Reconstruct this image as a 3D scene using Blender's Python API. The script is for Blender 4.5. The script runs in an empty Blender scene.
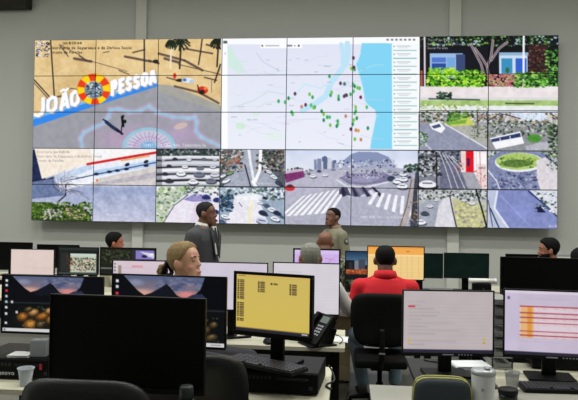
import bpy, bmesh, math, random
import numpy as np
from mathutils import Vector, Matrix

# ------------------------------------------------------------------ camera
FPX = 640.0
CAM = Vector((1.129, 0.0, 1.65))
YAW, PITCH, ROLL = 0.08974, 0.01562, 0.01432
_f = Vector((-math.sin(YAW)*math.cos(PITCH), math.cos(YAW)*math.cos(PITCH), math.sin(PITCH)))
_r0 = Vector((math.cos(YAW), math.sin(YAW), 0)); _u0 = _r0.cross(_f)
_R = math.cos(ROLL)*_r0 + math.sin(ROLL)*_u0
_U = -math.sin(ROLL)*_r0 + math.cos(ROLL)*_u0
scene = bpy.context.scene
COL = scene.collection
cam_data = bpy.data.cameras.new('camera')
cam_data.sensor_width = 36.0
cam_data.lens = FPX/578.0*36.0
cam = bpy.data.objects.new('camera', cam_data)
M = Matrix.Identity(4)
for i in range(3):
    M[i][0] = _R[i]; M[i][1] = _U[i]; M[i][2] = -_f[i]; M[i][3] = CAM[i]
cam.matrix_world = M
COL.objects.link(cam)
scene.camera = cam

# ------------------------------------------------------------------ world, lights, exposure
world = bpy.data.worlds.new('world'); scene.world = world
world.use_nodes = True
world.node_tree.nodes['Background'].inputs[0].default_value = (0.8, 0.85, 0.9, 1)
world.node_tree.nodes['Background'].inputs[1].default_value = 0.02
scene.view_settings.view_transform = 'Standard'
scene.view_settings.look = 'None'
scene.view_settings.gamma = 1.0
scene.view_settings.use_curve_mapping = False
scene.view_settings.exposure = 0.0

CEIL_Z = 6.1
LAMP_ROWS = (2.6, 5.2, 7.8)          # ceiling luminaires, rows parallel to the video wall
LAMP_COLS = (-6.0, -3.0, 0.0, 3.0, 6.0)
LAMP_W = 64.0
for ly in LAMP_ROWS:
    for lx in LAMP_COLS:
        ld = bpy.data.lights.new('ceiling_lamp', 'AREA')
        ld.shape = 'RECTANGLE'; ld.size = 1.2; ld.size_y = 0.3
        ld.energy = LAMP_W; ld.color = (0.99, 1.0, 0.95)
        lo = bpy.data.objects.new('ceiling_lamp', ld)
        lo.location = (lx, ly, CEIL_Z-0.13)
        COL.objects.link(lo)

# ------------------------------------------------------------------ helpers
def pos(px, d, z):
    """world point at height z, at depth d along the view axis, in photo column px"""
    a = (px-289.0)/FPX*d
    b = (z - CAM.z - _f.z*d - _R.z*a)/_U.z
    return CAM + _f*d + _R*a + _U*b

def tag(o, label=None, cat=None, group=None, kind=None):
    if label: o['label'] = label
    if cat: o['category'] = cat
    if group: o['group'] = group
    if kind: o['kind'] = kind
    return o

def empty(name, loc=(0, 0, 0), rz=0.0, label=None, cat=None, group=None, kind=None):
    o = bpy.data.objects.new(name, None)
    o.empty_display_size = 0.05
    o.location = loc; o.rotation_euler = (0, 0, rz)
    COL.objects.link(o)
    return tag(o, label, cat, group, kind)

def link_mesh(name, me, mat=None, parent=None, smooth=False):
    o = bpy.data.objects.new(name, me)
    COL.objects.link(o)
    if mat is not None:
        me.materials.clear(); me.materials.append(mat)
    if parent is not None: o.parent = parent
    if smooth:
        me.polygons.foreach_set('use_smooth', [True]*len(me.polygons))
    return o

def obj(name, bm, mat=None, parent=None, smooth=False, loc=None):
    bmesh.ops.recalc_face_normals(bm, faces=bm.faces)
    me = bpy.data.meshes.new(name)
    bm.to_mesh(me); bm.free()
    o = link_mesh(name, me, mat, parent, smooth)
    if loc is not None: o.location = loc
    return o

def BM(): return bmesh.new()

def box(bm, c, s, rot=None, bevel=0.0, seg=2):
    m = Matrix.Translation(Vector(c))
    if rot is not None: m = m @ rot
    m = m @ Matrix.Diagonal((s[0], s[1], s[2], 1))
    r = bmesh.ops.create_cube(bm, size=1.0, matrix=m)
    if bevel > 0:
        es = set()
        for v in r['verts']: es.update(v.link_edges)
        bmesh.ops.bevel(bm, geom=list(es), offset=bevel, segments=seg, affect='EDGES', profile=0.6)
    return bm

def bx(s, c=(0, 0, 0), bevel=0.0, rot=None, seg=2):
    return box(BM(), c, s, rot, bevel, seg)

def loft(bm, rings, cap=True):
    """rings: list of lists of points, same count each"""
    vs = [[bm.verts.new(p) for p in r] for r in rings]
    n = len(vs[0])
    for a, b in zip(vs[:-1], vs[1:]):
        for i in range(n):
            bm.faces.new((a[i], a[(i+1) % n], b[(i+1) % n], b[i]))
    if cap:
        bm.faces.new(list(reversed(vs[0]))); bm.faces.new(vs[-1])
    return bm

def frame_of(d):
    d = Vector(d).normalized()
    t = Vector((0, 0, 1)) if abs(d.z) < 0.9 else Vector((0, 1, 0))
    a = d.cross(t).normalized(); b = d.cross(a).normalized()
    return a, b

def capsule(bm, p0, p1, r0, r1, n=14, m=4):
    p0 = Vector(p0); p1 = Vector(p1); d = (p1-p0)
    if d.length < 1e-6: d = Vector((0, 0, 1e-4))
    dn = d.normalized(); a, b = frame_of(dn)
    rings = []
    def ring(c, r): return [c + (a*math.cos(2*math.pi*k/n) + b*math.sin(2*math.pi*k/n))*r for k in range(n)]
    for i in range(m, -1, -1):
        t = math.pi/2*i/m*0.97; rings.append(ring(p0-dn*r0*math.sin(t), r0*math.cos(t)))
    for i in range(0, m+1):
        t = math.pi/2*i/m*0.97; rings.append(ring(p1+dn*r1*math.sin(t), r1*math.cos(t)))
    return loft(bm, rings)

def tube(bm, pts, r, n=6):
    pts = [Vector(p) for p in pts]; rings = []
    for i, p in enumerate(pts):
        d = pts[min(i+1, len(pts)-1)] - pts[max(i-1, 0)]
        a, b = frame_of(d)
        rr = r[i] if isinstance(r, (list, tuple)) else r
        rings.append([p + (a*math.cos(2*math.pi*k/n) + b*math.sin(2*math.pi*k/n))*rr for k in range(n)])
    return loft(bm, rings)

def lathe(bm, prof, n=24, c=(0, 0, 0)):
    rings = [[Vector((c[0]+r*math.cos(2*math.pi*k/n), c[1]+r*math.sin(2*math.pi*k/n), c[2]+z)) for k in range(n)] for r, z in prof]
    return loft(bm, rings)

def ellipsoid(bm, c, r, rot=None, u=16, v=10):
    m = Matrix.Translation(Vector(c))
    if rot is not None: m = m @ rot
    m = m @ Matrix.Diagonal((r[0], r[1], r[2], 1))
    bmesh.ops.create_uvsphere(bm, u_segments=u, v_segments=v, radius=1.0, matrix=m)
    return bm

def curve_pts(ctrl, n=24):
    """Catmull-Rom through control points"""
    P = [Vector(p) for p in ctrl]; P = [P[0]]+P+[P[-1]]
    out = []; k = len(P)-3
    for i in range(k):
        for j in range(n//k+1):
            t = j/(n//k+1)
            a, b, c, d = P[i:i+4]
            out.append(0.5*((2*b)+(c-a)*t+(2*a-5*b+4*c-d)*t*t+(3*b-a-3*c+d)*t**3))
    out.append(P[-2]); return out

# ------------------------------------------------------------------ materials (all node based)
_mats = {}
def srgb(c):
    return tuple(((x/255.0)/12.92 if x/255.0 <= 0.04045 else ((x/255.0+0.055)/1.055)**2.4) for x in c)

def mat(name, col, rough=0.6, var=0.12, scale=12.0, metal=0.0, bump=0.0, spec=0.5, coat=0.0):
    if name in _mats: return _mats[name]
    m = bpy.data.materials.new(name); m.use_nodes = True
    nt = m.node_tree; b = nt.nodes['Principled BSDF']
    c = srgb(col)
    tc = nt.nodes.new('ShaderNodeTexCoord')
    no = nt.nodes.new('ShaderNodeTexNoise'); no.inputs['Scale'].default_value = scale; no.inputs['Detail'].default_value = 4
    nt.links.new(tc.outputs['Object'], no.inputs['Vector'])
    mx = nt.nodes.new('ShaderNodeMix'); mx.data_type = 'RGBA'
    mx.inputs[6].default_value = tuple(x*(1-var) for x in c)+(1,)
    mx.inputs[7].default_value = tuple(min(1, x*(1+var)) for x in c)+(1,)
    nt.links.new(no.outputs['Fac'], mx.inputs[0]); nt.links.new(mx.outputs[2], b.inputs['Base Color'])
    b.inputs['Roughness'].default_value = rough; b.inputs['Metallic'].default_value = metal
    b.inputs['Specular IOR Level'].default_value = spec
    if coat: b.inputs['Coat Weight'].default_value = coat
    if bump:
        bp = nt.nodes.new('ShaderNodeBump'); bp.inputs['Strength'].default_value = bump; bp.inputs['Distance'].default_value = 0.01
        n2 = nt.nodes.new('ShaderNodeTexNoise'); n2.inputs['Scale'].default_value = scale*8
        nt.links.new(tc.outputs['Object'], n2.inputs['Vector']); nt.links.new(n2.outputs['Fac'], bp.inputs['Height'])
        nt.links.new(bp.outputs['Normal'], b.inputs['Normal'])
    _mats[name] = m
    return m

def mat_screen(name, strength=1.0, rough=0.35):
    if name in _mats: return _mats[name]
    m = bpy.data.materials.new(name); m.use_nodes = True
    nt = m.node_tree; b = nt.nodes['Principled BSDF']
    at = nt.nodes.new('ShaderNodeAttribute'); at.attribute_name = 'picture'
    b.inputs['Base Color'].default_value = (0.002, 0.002, 0.0022, 1)
    b.inputs['Roughness'].default_value = rough
    b.inputs['Specular IOR Level'].default_value = 0.06
    nt.links.new(at.outputs['Color'], b.inputs['Emission Color'])
    b.inputs['Emission Strength'].default_value = strength
    _mats[name] = m
    return m

def mat_glass(name, col, rough=0.08, trans=0.85):
    if name in _mats: return _mats[name]
    m = mat(name, col, rough, 0.03)
    b = m.node_tree.nodes['Principled BSDF']
    b.inputs['Transmission Weight'].default_value = trans; b.inputs['IOR'].default_value = 1.3
    return m

def mat_camo(name):
    if name in _mats: return _mats[name]
    m = bpy.data.materials.new(name); m.use_nodes = True
    nt = m.node_tree; b = nt.nodes['Principled BSDF']; b.inputs['Roughness'].default_value = 0.85
    tc = nt.nodes.new('ShaderNodeTexCoord')
    no = nt.nodes.new('ShaderNodeTexNoise'); no.inputs['Scale'].default_value = 14; no.inputs['Detail'].default_value = 3
    nt.links.new(tc.outputs['Object'], no.inputs['Vector'])
    cr = nt.nodes.new('ShaderNodeValToRGB'); cr.color_ramp.interpolation = 'CONSTANT'
    e = cr.color_ramp.elements; e[0].position = 0; e[0].color = srgb((38, 40, 34))+(1,)
    e[1].position = 0.43; e[1].color = srgb((92, 94, 74))+(1,)
    for p, c in ((0.52, (140, 138, 118)), (0.60, (66, 68, 54))):
        k = e.new(p); k.color = srgb(c)+(1,)
    nt.links.new(no.outputs['Fac'], cr.inputs[0]); nt.links.new(cr.outputs[0], b.inputs['Base Color'])
    _mats[name] = m
    return m

M_BLACK = mat('black_plastic', (9, 9, 10), 0.48, 0.1, 30, spec=0.18)
M_BLACK2 = mat('matt_black_plastic', (8, 8, 9), 0.6, 0.15, 40, bump=0.05, spec=0.15)
M_GLOSSB = mat('gloss_black', (7, 7, 8), 0.25, 0.05, 10)
M_DGREY = mat('dark_grey_metal', (40, 41, 43), 0.5, 0.1, 30, metal=0.3)
M_SILVER = mat('silver_plastic', (165, 168, 172), 0.35, 0.06, 20, metal=0.4)
M_WHITE = mat('white_plastic', (225, 225, 222), 0.5, 0.04, 20)
M_DESK = mat('cream_laminate', (196, 192, 170), 0.5, 0.05, 6)
M_DESKEDGE = mat('desk_edge_band', (214, 208, 186), 0.55, 0.06, 20)
M_FABRIC = mat('black_fabric', (10, 10, 11), 0.75, 0.2, 60, bump=0.15, spec=0.2)
M_LEATHER = mat('black_vinyl', (10, 11, 12), 0.42, 0.15, 40, bump=0.05, spec=0.4)
M_PAPER = mat('white_paper', (225, 226, 228), 0.8, 0.03, 8)
M_CABLE = mat('black_cable', (16, 16, 16), 0.5, 0.1, 30)
M_PRINT = mat('white_print', (230, 230, 230), 0.6, 0.02, 10)
M_RED = mat('red_plastic', (190, 40, 52), 0.5, 0.08, 20)

# ------------------------------------------------------------------ little rasteriser for pictures on displays
def glyph_cache():
    return {}
_gl = {}
def glyph(ch, bold=0.0):
    k = (ch, bold)
    if k in _gl: return _gl[k]
    cu = bpy.data.curves.new('t', 'FONT'); cu.body = ch; cu.offset = bold; cu.resolution_u = 2
    o = bpy.data.objects.new('t', cu); COL.objects.link(o)
    bpy.context.view_layer.update()
    dg = bpy.context.evaluated_depsgraph_get()
    me = o.evaluated_get(dg).to_mesh()
    me.calc_loop_triangles()
    V = np.array([v.co[:2] for v in me.vertices], float).reshape(-1, 2)
    T = np.array([t.vertices[:] for t in me.loop_triangles], int).reshape(-1, 3)
    o.evaluated_get(dg).to_mesh_clear()
    bpy.data.objects.remove(o); bpy.data.curves.remove(cu)
    _gl[k] = (V, T); return _gl[k]

class CV:
    def __init__(s, x0, y0, x1, y1, k, bg=(0, 0, 0)):
        s.x0, s.y0, s.x1, s.y1, s.k = x0, y0, x1, y1, k
        s.W = int(round((x1-x0)*k)); s.H = int(round((y1-y0)*k))
        s.a = np.zeros((s.H, s.W, 3)); s.a[:] = bg
        s.clip = (x0, y0, x1, y1)
    def _b(s, xa, ya, xb, yb):
        xa = max(xa, s.clip[0]); ya = max(ya, s.clip[1]); xb = min(xb, s.clip[2]); yb = min(yb, s.clip[3])
        i0 = max(0, int(math.floor((xa-s.x0)*s.k+0.5))); i1 = min(s.W, int(math.floor((xb-s.x0)*s.k+0.5)))
        j0 = max(0, int(math.floor((ya-s.y0)*s.k+0.5))); j1 = min(s.H, int(math.floor((yb-s.y0)*s.k+0.5)))
        if i1 <= i0 or j1 <= j0: return None
        X = s.x0+(np.arange(i0, i1)+0.5)/s.k; Y = s.y0+(np.arange(j0, j1)+0.5)/s.k
        return (slice(j0, j1), slice(i0, i1)), X[None, :], Y[:, None]
    def _put(s, sl, al, c):
        al = np.clip(al, 0, 1)[..., None]; s.a[sl] = s.a[sl]*(1-al)+np.array(c, float)*al
    def rect(s, xa, ya, xb, yb, c, al=1.0):
        r = s._b(xa, ya, xb, yb)
        if r: s._put(r[0], np.full((r[2].shape[0], r[1].shape[1]), al), c)
    def grad(s, xa, ya, xb, yb, c0, c1, horiz=False):
        r = s._b(xa, ya, xb, yb)
        if not r: return
        t = ((r[1]-xa)/(xb-xa)+0*r[2]) if horiz else ((r[2]-ya)/(yb-ya)+0*r[1])
        t = np.clip(t, 0, 1)[..., None]; s.a[r[0]] = np.array(c0)*(1-t)+np.array(c1)*t
    def poly(s, pts, c, al=1.0):
        p = np.array(pts, float)
        r = s._b(p[:, 0].min(), p[:, 1].min(), p[:, 0].max(), p[:, 1].max())
        if not r: return
        X = r[1]+0*r[2]; Y = r[2]+0*r[1]; ins = np.zeros(X.shape, bool); n = len(p)
        for i in range(n):
            (xa, ya), (xb, yb) = p[i], p[(i+1) % n]
            if ya == yb: continue
            cond = (ya > Y) != (yb > Y)
            ins ^= cond & (X < (xb-xa)*(Y-ya)/(yb-ya)+xa)
        s._put(r[0], ins*al, c)
    def line(s, pts, w, c, al=1.0):
        for (xa, ya), (xb, yb) in zip(pts[:-1], pts[1:]):
            r = s._b(min(xa, xb)-w-1, min(ya, yb)-w-1, max(xa, xb)+w+1, max(ya, yb)+w+1)
            if not r: continue
            dx, dy = xb-xa, yb-ya; L = dx*dx+dy*dy+1e-9
            t = np.clip(((r[1]-xa)*dx+(r[2]-ya)*dy)/L, 0, 1)
            d = np.hypot(r[1]-xa-t*dx, r[2]-ya-t*dy)
            s._put(r[0], np.clip((w/2-d)*s.k+0.5, 0, 1)*al, c)
    def ell(s, cx, cy, rx, ry, c, al=1.0, rot=0.0, soft=0.0):
        R = max(rx, ry)+1; r = s._b(cx-R, cy-R, cx+R, cy+R)
        if not r: return
        co, si = math.cos(rot), math.sin(rot)
        x = (r[1]-cx)*co+(r[2]-cy)*si; y = -(r[1]-cx)*si+(r[2]-cy)*co
        q = np.sqrt((x/rx)**2+(y/ry)**2)
        if soft: a = np.clip((1-q)/soft, 0, 1)
        else: a = np.clip((1-q)*min(rx, ry)*s.k+0.5, 0, 1)
        s._put(r[0], a*al, c)
    def ring(s, cx, cy, rx, ry, w, c, al=1.0, a0=None, a1=None):
        R = max(rx, ry)+w+1; r = s._b(cx-R, cy-R, cx+R, cy+R)
        if not r: return
        x = (r[1]-cx)/rx; y = (r[2]-cy)/ry; q = np.hypot(x, y)
        a = np.clip((w/2-np.abs(q-1)*min(rx, ry))*s.k+0.5, 0, 1)
        if a0 is not None:
            th = np.mod(np.arctan2(y, x)-a0, 2*math.pi); a = a*(th < (a1-a0))
        s._put(r[0], a*al, c)
    def noise(s, xa, ya, xb, yb, amp, cell, seed=0, mono=True):
        r = s._b(xa, ya, xb, yb)
        if not r: return
        rg = np.random.RandomState(seed); h = r[2].shape[0]; w = r[1].shape[1]
        gx = max(2, int((xb-xa)/cell)+2); gy = max(2, int((yb-ya)/cell)+2)
        N = rg.uniform(-1, 1, (gy, gx, 1 if mono else 3))
        u = np.linspace(0, gx-1.001, w); v = np.linspace(0, gy-1.001, h)
        ui = u.astype(int); vi = v.astype(int); uf = (u-ui)[None, :, None]; vf = (v-vi)[:, None, None]
        A = N[vi][:, ui]*(1-uf)+N[vi][:, ui+1]*uf; B = N[vi+1][:, ui]*(1-uf)+N[vi+1][:, ui+1]*uf
        s.a[r[0]] = np.clip(s.a[r[0]]+(A*(1-vf)+B*vf)*amp, 0, 255)
    def dots(s, xa, ya, xb, yb, n, cols, r0, r1, seed=0, al=1.0, flat=0.7):
        rg = random.Random(seed)
        for _ in range(int(n*1.9)):
            q = rg.uniform(r0, r1)*0.62
            s.ell(rg.uniform(xa, xb), rg.uniform(ya, yb), q, q*rg.uniform(flat*0.6, flat*1.3), rg.choice(cols), al, rg.uniform(-0.5, 0.5))
    def tri(s, p, c, al):
        r = s._b(p[:, 0].min()-0.2, p[:, 1].min()-0.2, p[:, 0].max()+0.2, p[:, 1].max()+0.2)
        if not r: return
        X = r[1]+0*r[2]; Y = r[2]+0*r[1]
        def e(a, b): return (b[0]-a[0])*(Y-a[1])-(b[1]-a[1])*(X-a[0])
        w0, w1, w2 = e(p[0], p[1]), e(p[1], p[2]), e(p[2], p[0])
        ins = ((w0 >= 0) & (w1 >= 0) & (w2 >= 0)) | ((w0 <= 0) & (w1 <= 0) & (w2 <= 0))
        s._put(r[0], ins*al, c)
    def text(s, t, x, y, h, c, al=1.0, slope=0.0, bold=0.0, wid=1.0):
        """baseline start (x,y), cap height h"""
        cx = 0.0
        for ch in t:
            if ch == ' ': cx += 0.32*h*1.4*wid; continue
            V, T = glyph(ch, bold)
            if not len(V): continue
            k = h/0.7; q = V*k*np.array([wid, 1.0])
            P = np.stack([x+cx+q[:, 0]-q[:, 0].min(), y+slope*(cx+q[:, 0])-q[:, 1]], 1)
            for tr in T: s.tri(P[tr], c, al)
            cx += (q[:, 0].max()-q[:, 0].min())+0.12*h*1.4
    def letter(s, ch, x0, x1, yb0, yb1, h0, h1, c, bold=0.03):
        V, T = glyph(ch, bold)
        u = (V[:, 0]-V[:, 0].min())/np.ptp(V[:, 0]); v = (V[:, 1]-V[:, 1].min())/np.ptp(V[:, 1])
        P = np.stack([x0+u*(x1-x0), (yb0+(yb1-yb0)*u)-v*(h0+(h1-h0)*u)], 1)
        for tr in T: s.tri(P[tr], c, 1.0)
    def car(s, x, y, w, c, h=None, tilt=0.0):
        h = h or w*0.55
        s.ell(x+w*0.05, y+h*0.32, w*0.56, h*0.36, (36, 38, 48), 0.75, tilt)
        s.ell(x, y+h*0.05, w*0.52, h*0.40, c, 1, tilt)
        s.ell(x-w*0.02, y-h*0.22, w*0.34, h*0.26, c, 1, tilt)
        s.line([(x-w*0.26, y-h*0.12), (x+w*0.24, y-h*0.12+tilt*w*0.3)], h*0.16, (70, 76, 96), 0.8)
    def sample(s, x, y):
        i = np.clip((x-s.x0)*s.k-0.5, 0, s.W-1.001); j = np.clip((y-s.y0)*s.k-0.5, 0, s.H-1.001)
        i0 = i.astype(int); j0 = j.astype(int); a = (i-i0)[:, None]; b = (j-j0)[:, None]
        A = s.a
        return (A[j0, i0]*(1-a)+A[j0, i0+1]*a)*(1-b)+(A[j0+1, i0]*(1-a)+A[j0+1, i0+1]*a)*b
    def blur(s, n=1):
        for _ in range(n):
            a = np.pad(s.a, ((1, 1), (1, 1), (0, 0)), 'edge')
            a = (a[:-2]+2*a[1:-1]+a[2:])/4; a = (a[:, :-2]+2*a[:, 1:-1]+a[:, 2:])/4; s.a = a

def to_lin(c):
    c = np.clip(c/255.0, 0, 1)
    return np.where(c <= 0.04045, c/12.92, ((c+0.055)/1.055)**2.4)

def picture_mesh(name, w, h, nx, ny, colour_fn):
    """upright grid in the XZ plane facing -Y, centred; colour_fn(u,v) with v from the top gives sRGB"""
    u = np.linspace(0, 1, nx+1); v = np.linspace(0, 1, ny+1)
    Ug, Vg = np.meshgrid(u, v); Ug = Ug.ravel(); Vg = Vg.ravel()
    co = np.stack([(Ug-0.5)*w, np.zeros_like(Ug), (0.5-Vg)*h], 1)
    me = bpy.data.meshes.new(name)
    nv = len(co); nf = nx*ny
    me.vertices.add(nv); me.vertices.foreach_set('co', co.ravel())
    I, J = np.meshgrid(np.arange(nx), np.arange(ny)); b = (J*(nx+1)+I).ravel()
    F = np.stack([b, b+nx+1, b+nx+2, b+1], 1)
    me.loops.add(nf*4); me.loops.foreach_set('vertex_index', F.ravel())
    me.polygons.add(nf); me.polygons.foreach_set('loop_start', np.arange(nf)*4)
    me.update(calc_edges=True)
    lin = to_lin(colour_fn(Ug, Vg))
    at = me.color_attributes.new('picture', 'FLOAT_COLOR', 'POINT')
    at.data.foreach_set('color', np.concatenate([lin, np.ones((nv, 1))], 1).ravel())
    return me

# ------------------------------------------------------------------ the picture shown on the video wall (flat print on the displays)
def wall_canvas():
    c = CV(28, 32, 564, 232, 3.2, (20, 22, 26))
    def tile(a, b, d, e): c.clip = (a, b, d, e)
    # ---- beach promenade with the city name
    tile(30, 36, 222.6, 148.8)
    c.grad(30, 36, 223, 126, (218, 188, 140), (208, 180, 138))
    c.noise(30, 36, 223, 110, 10, 9, 1); c.noise(30, 36, 223, 110, 8, 2.5, 2)
    c.poly([(30, 122), (100, 103), (158, 85), (172, 85), (200, 96), (223, 106), (223, 150), (30, 150)], (150, 151, 158))
    c.poly([(158, 84), (172, 85), (200, 96), (223, 106), (223, 112), (160, 92)], (158, 158, 152))
    # painted floor
    c.ell(150, 146, 60, 34, (170, 154, 180), 0.6, 0, 0.6)
    c.ell(120, 138, 32, 14, (176, 152, 178), 0.5, 0, 0.7); c.ell(186, 134, 22, 14, (178, 154, 186), 0.5, 0, 0.7)
    st = [(83, 149), (81, 139), (84, 133), (94, 128), (105, 123), (109, 117), (111, 110), (120, 109), (130, 112), (141, 111), (150, 106), (158, 112), (174, 117), (190, 118), (196, 117), (198, 122), (197, 131), (202, 137), (212, 142), (223, 147)]
    c.line(st, 7, (186, 160, 200), 0.35); c.line(st, 3.4, (150, 190, 212), 0.6); c.line(st, 1.2, (140, 190, 216), 0.4)
    c.ell(150, 148, 26, 20, (196, 188, 205), 0.9); c.ring(150, 148, 25, 19, 3.2, (142, 184, 204), 0.85)
    for k in range(15):
        t = math.pi+math.pi*k/14
        c.line([(150+5*math.cos(t), 148+4*math.sin(t)), (150+22*math.cos(t), 148+16*math.sin(t))], 0.8, (120, 140, 190), 0.7)
    c.ell(150, 148, 8, 6, (120, 165, 205), 0.9); c.ring(150, 148, 15, 11, 0.8, (200, 130, 170), 0.7)
    c.ell(182, 126, 7, 3, (205, 178, 170), 0.7, -0.3)
    c.noise(30, 84, 223, 149, 5, 4, 3)
    # shadows on the sand
    dk = (84, 72, 70)
    for seg, w in (([(60, 44), (69, 56)], 1.6), ([(60, 44), (80, 54)], 1.0), ([(84, 59), (97, 62), (128, 71)], 1.0), ([(75, 58), (92, 61)], 4), ([(80, 55), (87, 60)], 2.5), ([(104, 52), (110, 51)], 1.4), ([(126, 56), (152, 61)], 3.6), ([(134, 52), (146, 49)], 2.4), ([(150, 60), (160, 63)], 3), ([(160, 53), (186, 60), (204, 70)], 3.6), ([(166, 58), (180, 62)], 4), ([(186, 48), (214, 53)], 2.8), ([(180, 64), (222, 74)], 1.4), ([(208, 44), (222, 48)], 3), ([(176, 86), (200, 92), (220, 103)], 3.2), ([(168, 77), (178, 80)], 2), ([(206, 77), (218, 80)], 2.2), ([(120, 70), (130, 74)], 1.6), ([(30, 78), (50, 100)], 1.6), ([(64, 92), (72, 88), (80, 90)], 1.4), ([(56, 97), (62, 96)], 3)):
        c.line(seg, w*0.68, dk, 0.8)
    # tree, poles and palms
    c.dots(36, 40, 50, 56, 60, [(225, 225, 235), (60, 60, 78), (150, 150, 170), (30, 30, 40)], 0.7, 1.8, 4)
    c.line([(51, 39), (53, 70), (55, 100)], 1.3, (52, 50, 52)); c.line([(145.5, 38), (145.5, 72)], 1.5, (58, 60, 64))
    c.line([(33, 78), (51, 98)], 1.2, (60, 50, 44))
    for (x, y, r, b) in ((181.5, 44, 10, 68), (172, 45, 5, 68), (219, 44, 7, 66)):
        c.line([(x+1, y), (x-0.5, b)], 1.7, (66, 56, 46) if r != 5 else (226, 214, 190))
        for k in range(13):
            t = math.pi*2*k/13+0.2
            c.line([(x, y-2), (x+r*0.6*math.cos(t), y-3+r*0.5*math.sin(t)), (x+r*math.cos(t), y+r*0.6*math.sin(t))], 1.5, ((34, 46, 34), (52, 66, 44), (28, 32, 30))[k % 3])
    c.line([(204, 36), (202, 52), (200, 64)], 1.4, (70, 58, 48)); c.line([(222, 64), (216, 82)], 1.5, (60, 52, 50))
    # little vehicles and people
    c.ell(176, 75.5, 1.6, 3, (206, 66, 40)); c.ell(181, 80, 4, 1.6, (46, 44, 48)); c.ell(189, 80, 6, 2.6, (214, 224, 234)); c.ell(186, 79.6, 2, 1.6, (80, 120, 190)); c.ell(193, 81, 2.4, 1.8, (170, 190, 220))
    c.ell(204, 90, 5.4, 4, (198, 62, 36)); c.ell(203, 92, 3, 2.4, (44, 40, 42)); c.ell(207, 88, 2, 1.6, (230, 130, 90)); c.line([(199, 85), (201, 93)], 1.2, (60, 40, 40))
    c.ell(157, 61, 3, 2, (50, 46, 50)); c.line([(213, 80), (213, 92)], 0.8, (120, 120, 110))
    c.line([(104, 119.6), (108, 122)], 1.6, (44, 52, 76), 0.95); c.line([(107, 122), (113, 127), (119, 131)], 3.4, (40, 60, 84), 0.95); c.line([(118, 130), (123, 134)], 2.4, (48, 34, 66), 0.95)
    c.line([(123, 117), (124, 126)], 2.6, (22, 24, 30)); c.ell(126, 121.5, 1.3, 1.9, (18, 18, 22)); c.line([(122.8, 125), (122, 132)], 1.0, (18, 20, 26)); c.ell(124, 116.4, 1.2, 1.4, (30, 26, 26))
    # platform and letters
    c.poly([(30, 117.5), (94, 99), (158, 79.5), (159, 86), (94, 106.5), (30, 128)], (64, 136, 226))
    c.poly([(30, 117.5), (94, 99), (158, 79.5), (158, 81.2), (94, 101), (30, 120.5)], (110, 176, 240))
    W_ = (250, 250, 252); G_ = (150, 158, 178)
    def bl(x): return 117.8-(x-36)*0.2875
    def hh(x): return 18.2-(x-36)*0.034
    sp = [('J', 33, 45.5), ('O', 46, 58.5), ('A', 59.5, 70.5), ('O', 70, 81), ('P', 111, 119), ('E', 119, 126), ('S', 126, 133.5), ('S', 133.5, 141.5), ('O', 141.5, 150), ('A', 149.5, 158)]
    STR = {'J': [[(.95, 1), (.95, .3), (.8, .05), (.4, .0), (.1, .12)]], 'O': [[(.5, 1), (.12, .85), (.05, .5), (.12, .15), (.5, 0), (.88, .15), (.95, .5), (.88, .85), (.5, 1)]],
           'A': [[(.06, 0), (.42, 1), (.6, 1), (.94, 0)], [(.2, .26), (.8, .26)]], 'P': [[(.12, 0), (.12, 1), (.7, 1), (.92, .78), (.7, .48), (.12, .48)]],
           'E': [[(.9, 1), (.12, 1), (.12, 0), (.9, 0)], [(.12, .5), (.8, .5)]], 'S': [[(.9, .85), (.5, 1), (.12, .78), (.4, .52), (.8, .38), (.9, .15), (.5, 0), (.1, .12)]]}
    for dx, dy, w, cc in ((1.1, 0.9, 3.9, G_), (0, 0, 3.6, W_)):
        for ch, a, b in sp:
            for stroke in STR[ch]:
                c.line([(a+1.6+u*(b-a-3.2)+dx, bl(a+u*(b-a))-1.6-v*(hh(a)-3.4)+dy) for u, v in stroke], w, cc)
    c.line([(61.5, 91), (64, 89.4), (66, 90.6), (68.5, 88.6)], 2.4, W_)
    # lifebuoy
    for k in range(12):
        a0 = k*math.pi/6-0.35
        c.ring(94.5, 89, 13, 12, 7.2, ((250, 200, 30), (226, 74, 38))[k % 2], 1, a0, a0+math.pi/6)
    c.ring(94.5, 89, 16.6, 15.6, 0.7, (180, 120, 40), 0.6)
    c.ell(94.5, 90, 9.4, 8.6, (128, 138, 150)); c.dots(87, 83, 102, 97, 46, [(26, 44, 62), (230, 234, 238), (60, 96, 120), (40, 60, 50), (150, 166, 176)], 0.8, 2.0, 5)
    c.text('Jan 11:00:44', 63, 43.6, 2.7, (48, 40, 38), 1, 0, 0.012); c.text('Secretaria da Segurança e da Defesa Social', 51, 48.4, 2.7, (48, 40, 38), 1, 0, 0.012, 1.08); c.text('Estado da Paraíba', 51, 53, 2.7, (48, 40, 38), 1, 0, 0.012)
    c.text('20427 127v - Av. Alm. Tamandare Sa', 144, 146.6, 2.7, (244, 244, 248), 0.95)
    # ---- old building and water
    tile(30, 148.8, 157.2, 224)
    c.rect(30, 148, 158, 224, (166, 172, 196)); c.grad(30, 188, 158, 224, (150, 160, 190), (188, 190, 210))
    c.poly([(30, 149), (60, 149), (60, 190), (30, 190)], (150, 160, 186)); c.poly([(30, 150), (38, 150), (46, 180), (57, 176), (60, 187), (30, 190)], (44, 54, 88)); c.poly([(30, 183), (62, 178), (66, 196), (30, 200)], (110, 122, 152))
    c.poly([(34.5, 149), (158, 149), (158, 156), (92, 164), (54, 176), (42, 179.5)], (238, 222, 206))
    c.poly([(90, 149), (158, 149), (158, 153), (96, 163)], (240, 238, 240))
    c.poly([(56, 174), (92, 163), (158, 152), (158, 170), (66, 190), (60, 186)], (222, 228, 240))
    c.poly([(54, 176), (90, 165), (96, 168), (66, 181), (56, 184)], (184, 202, 230))
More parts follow.
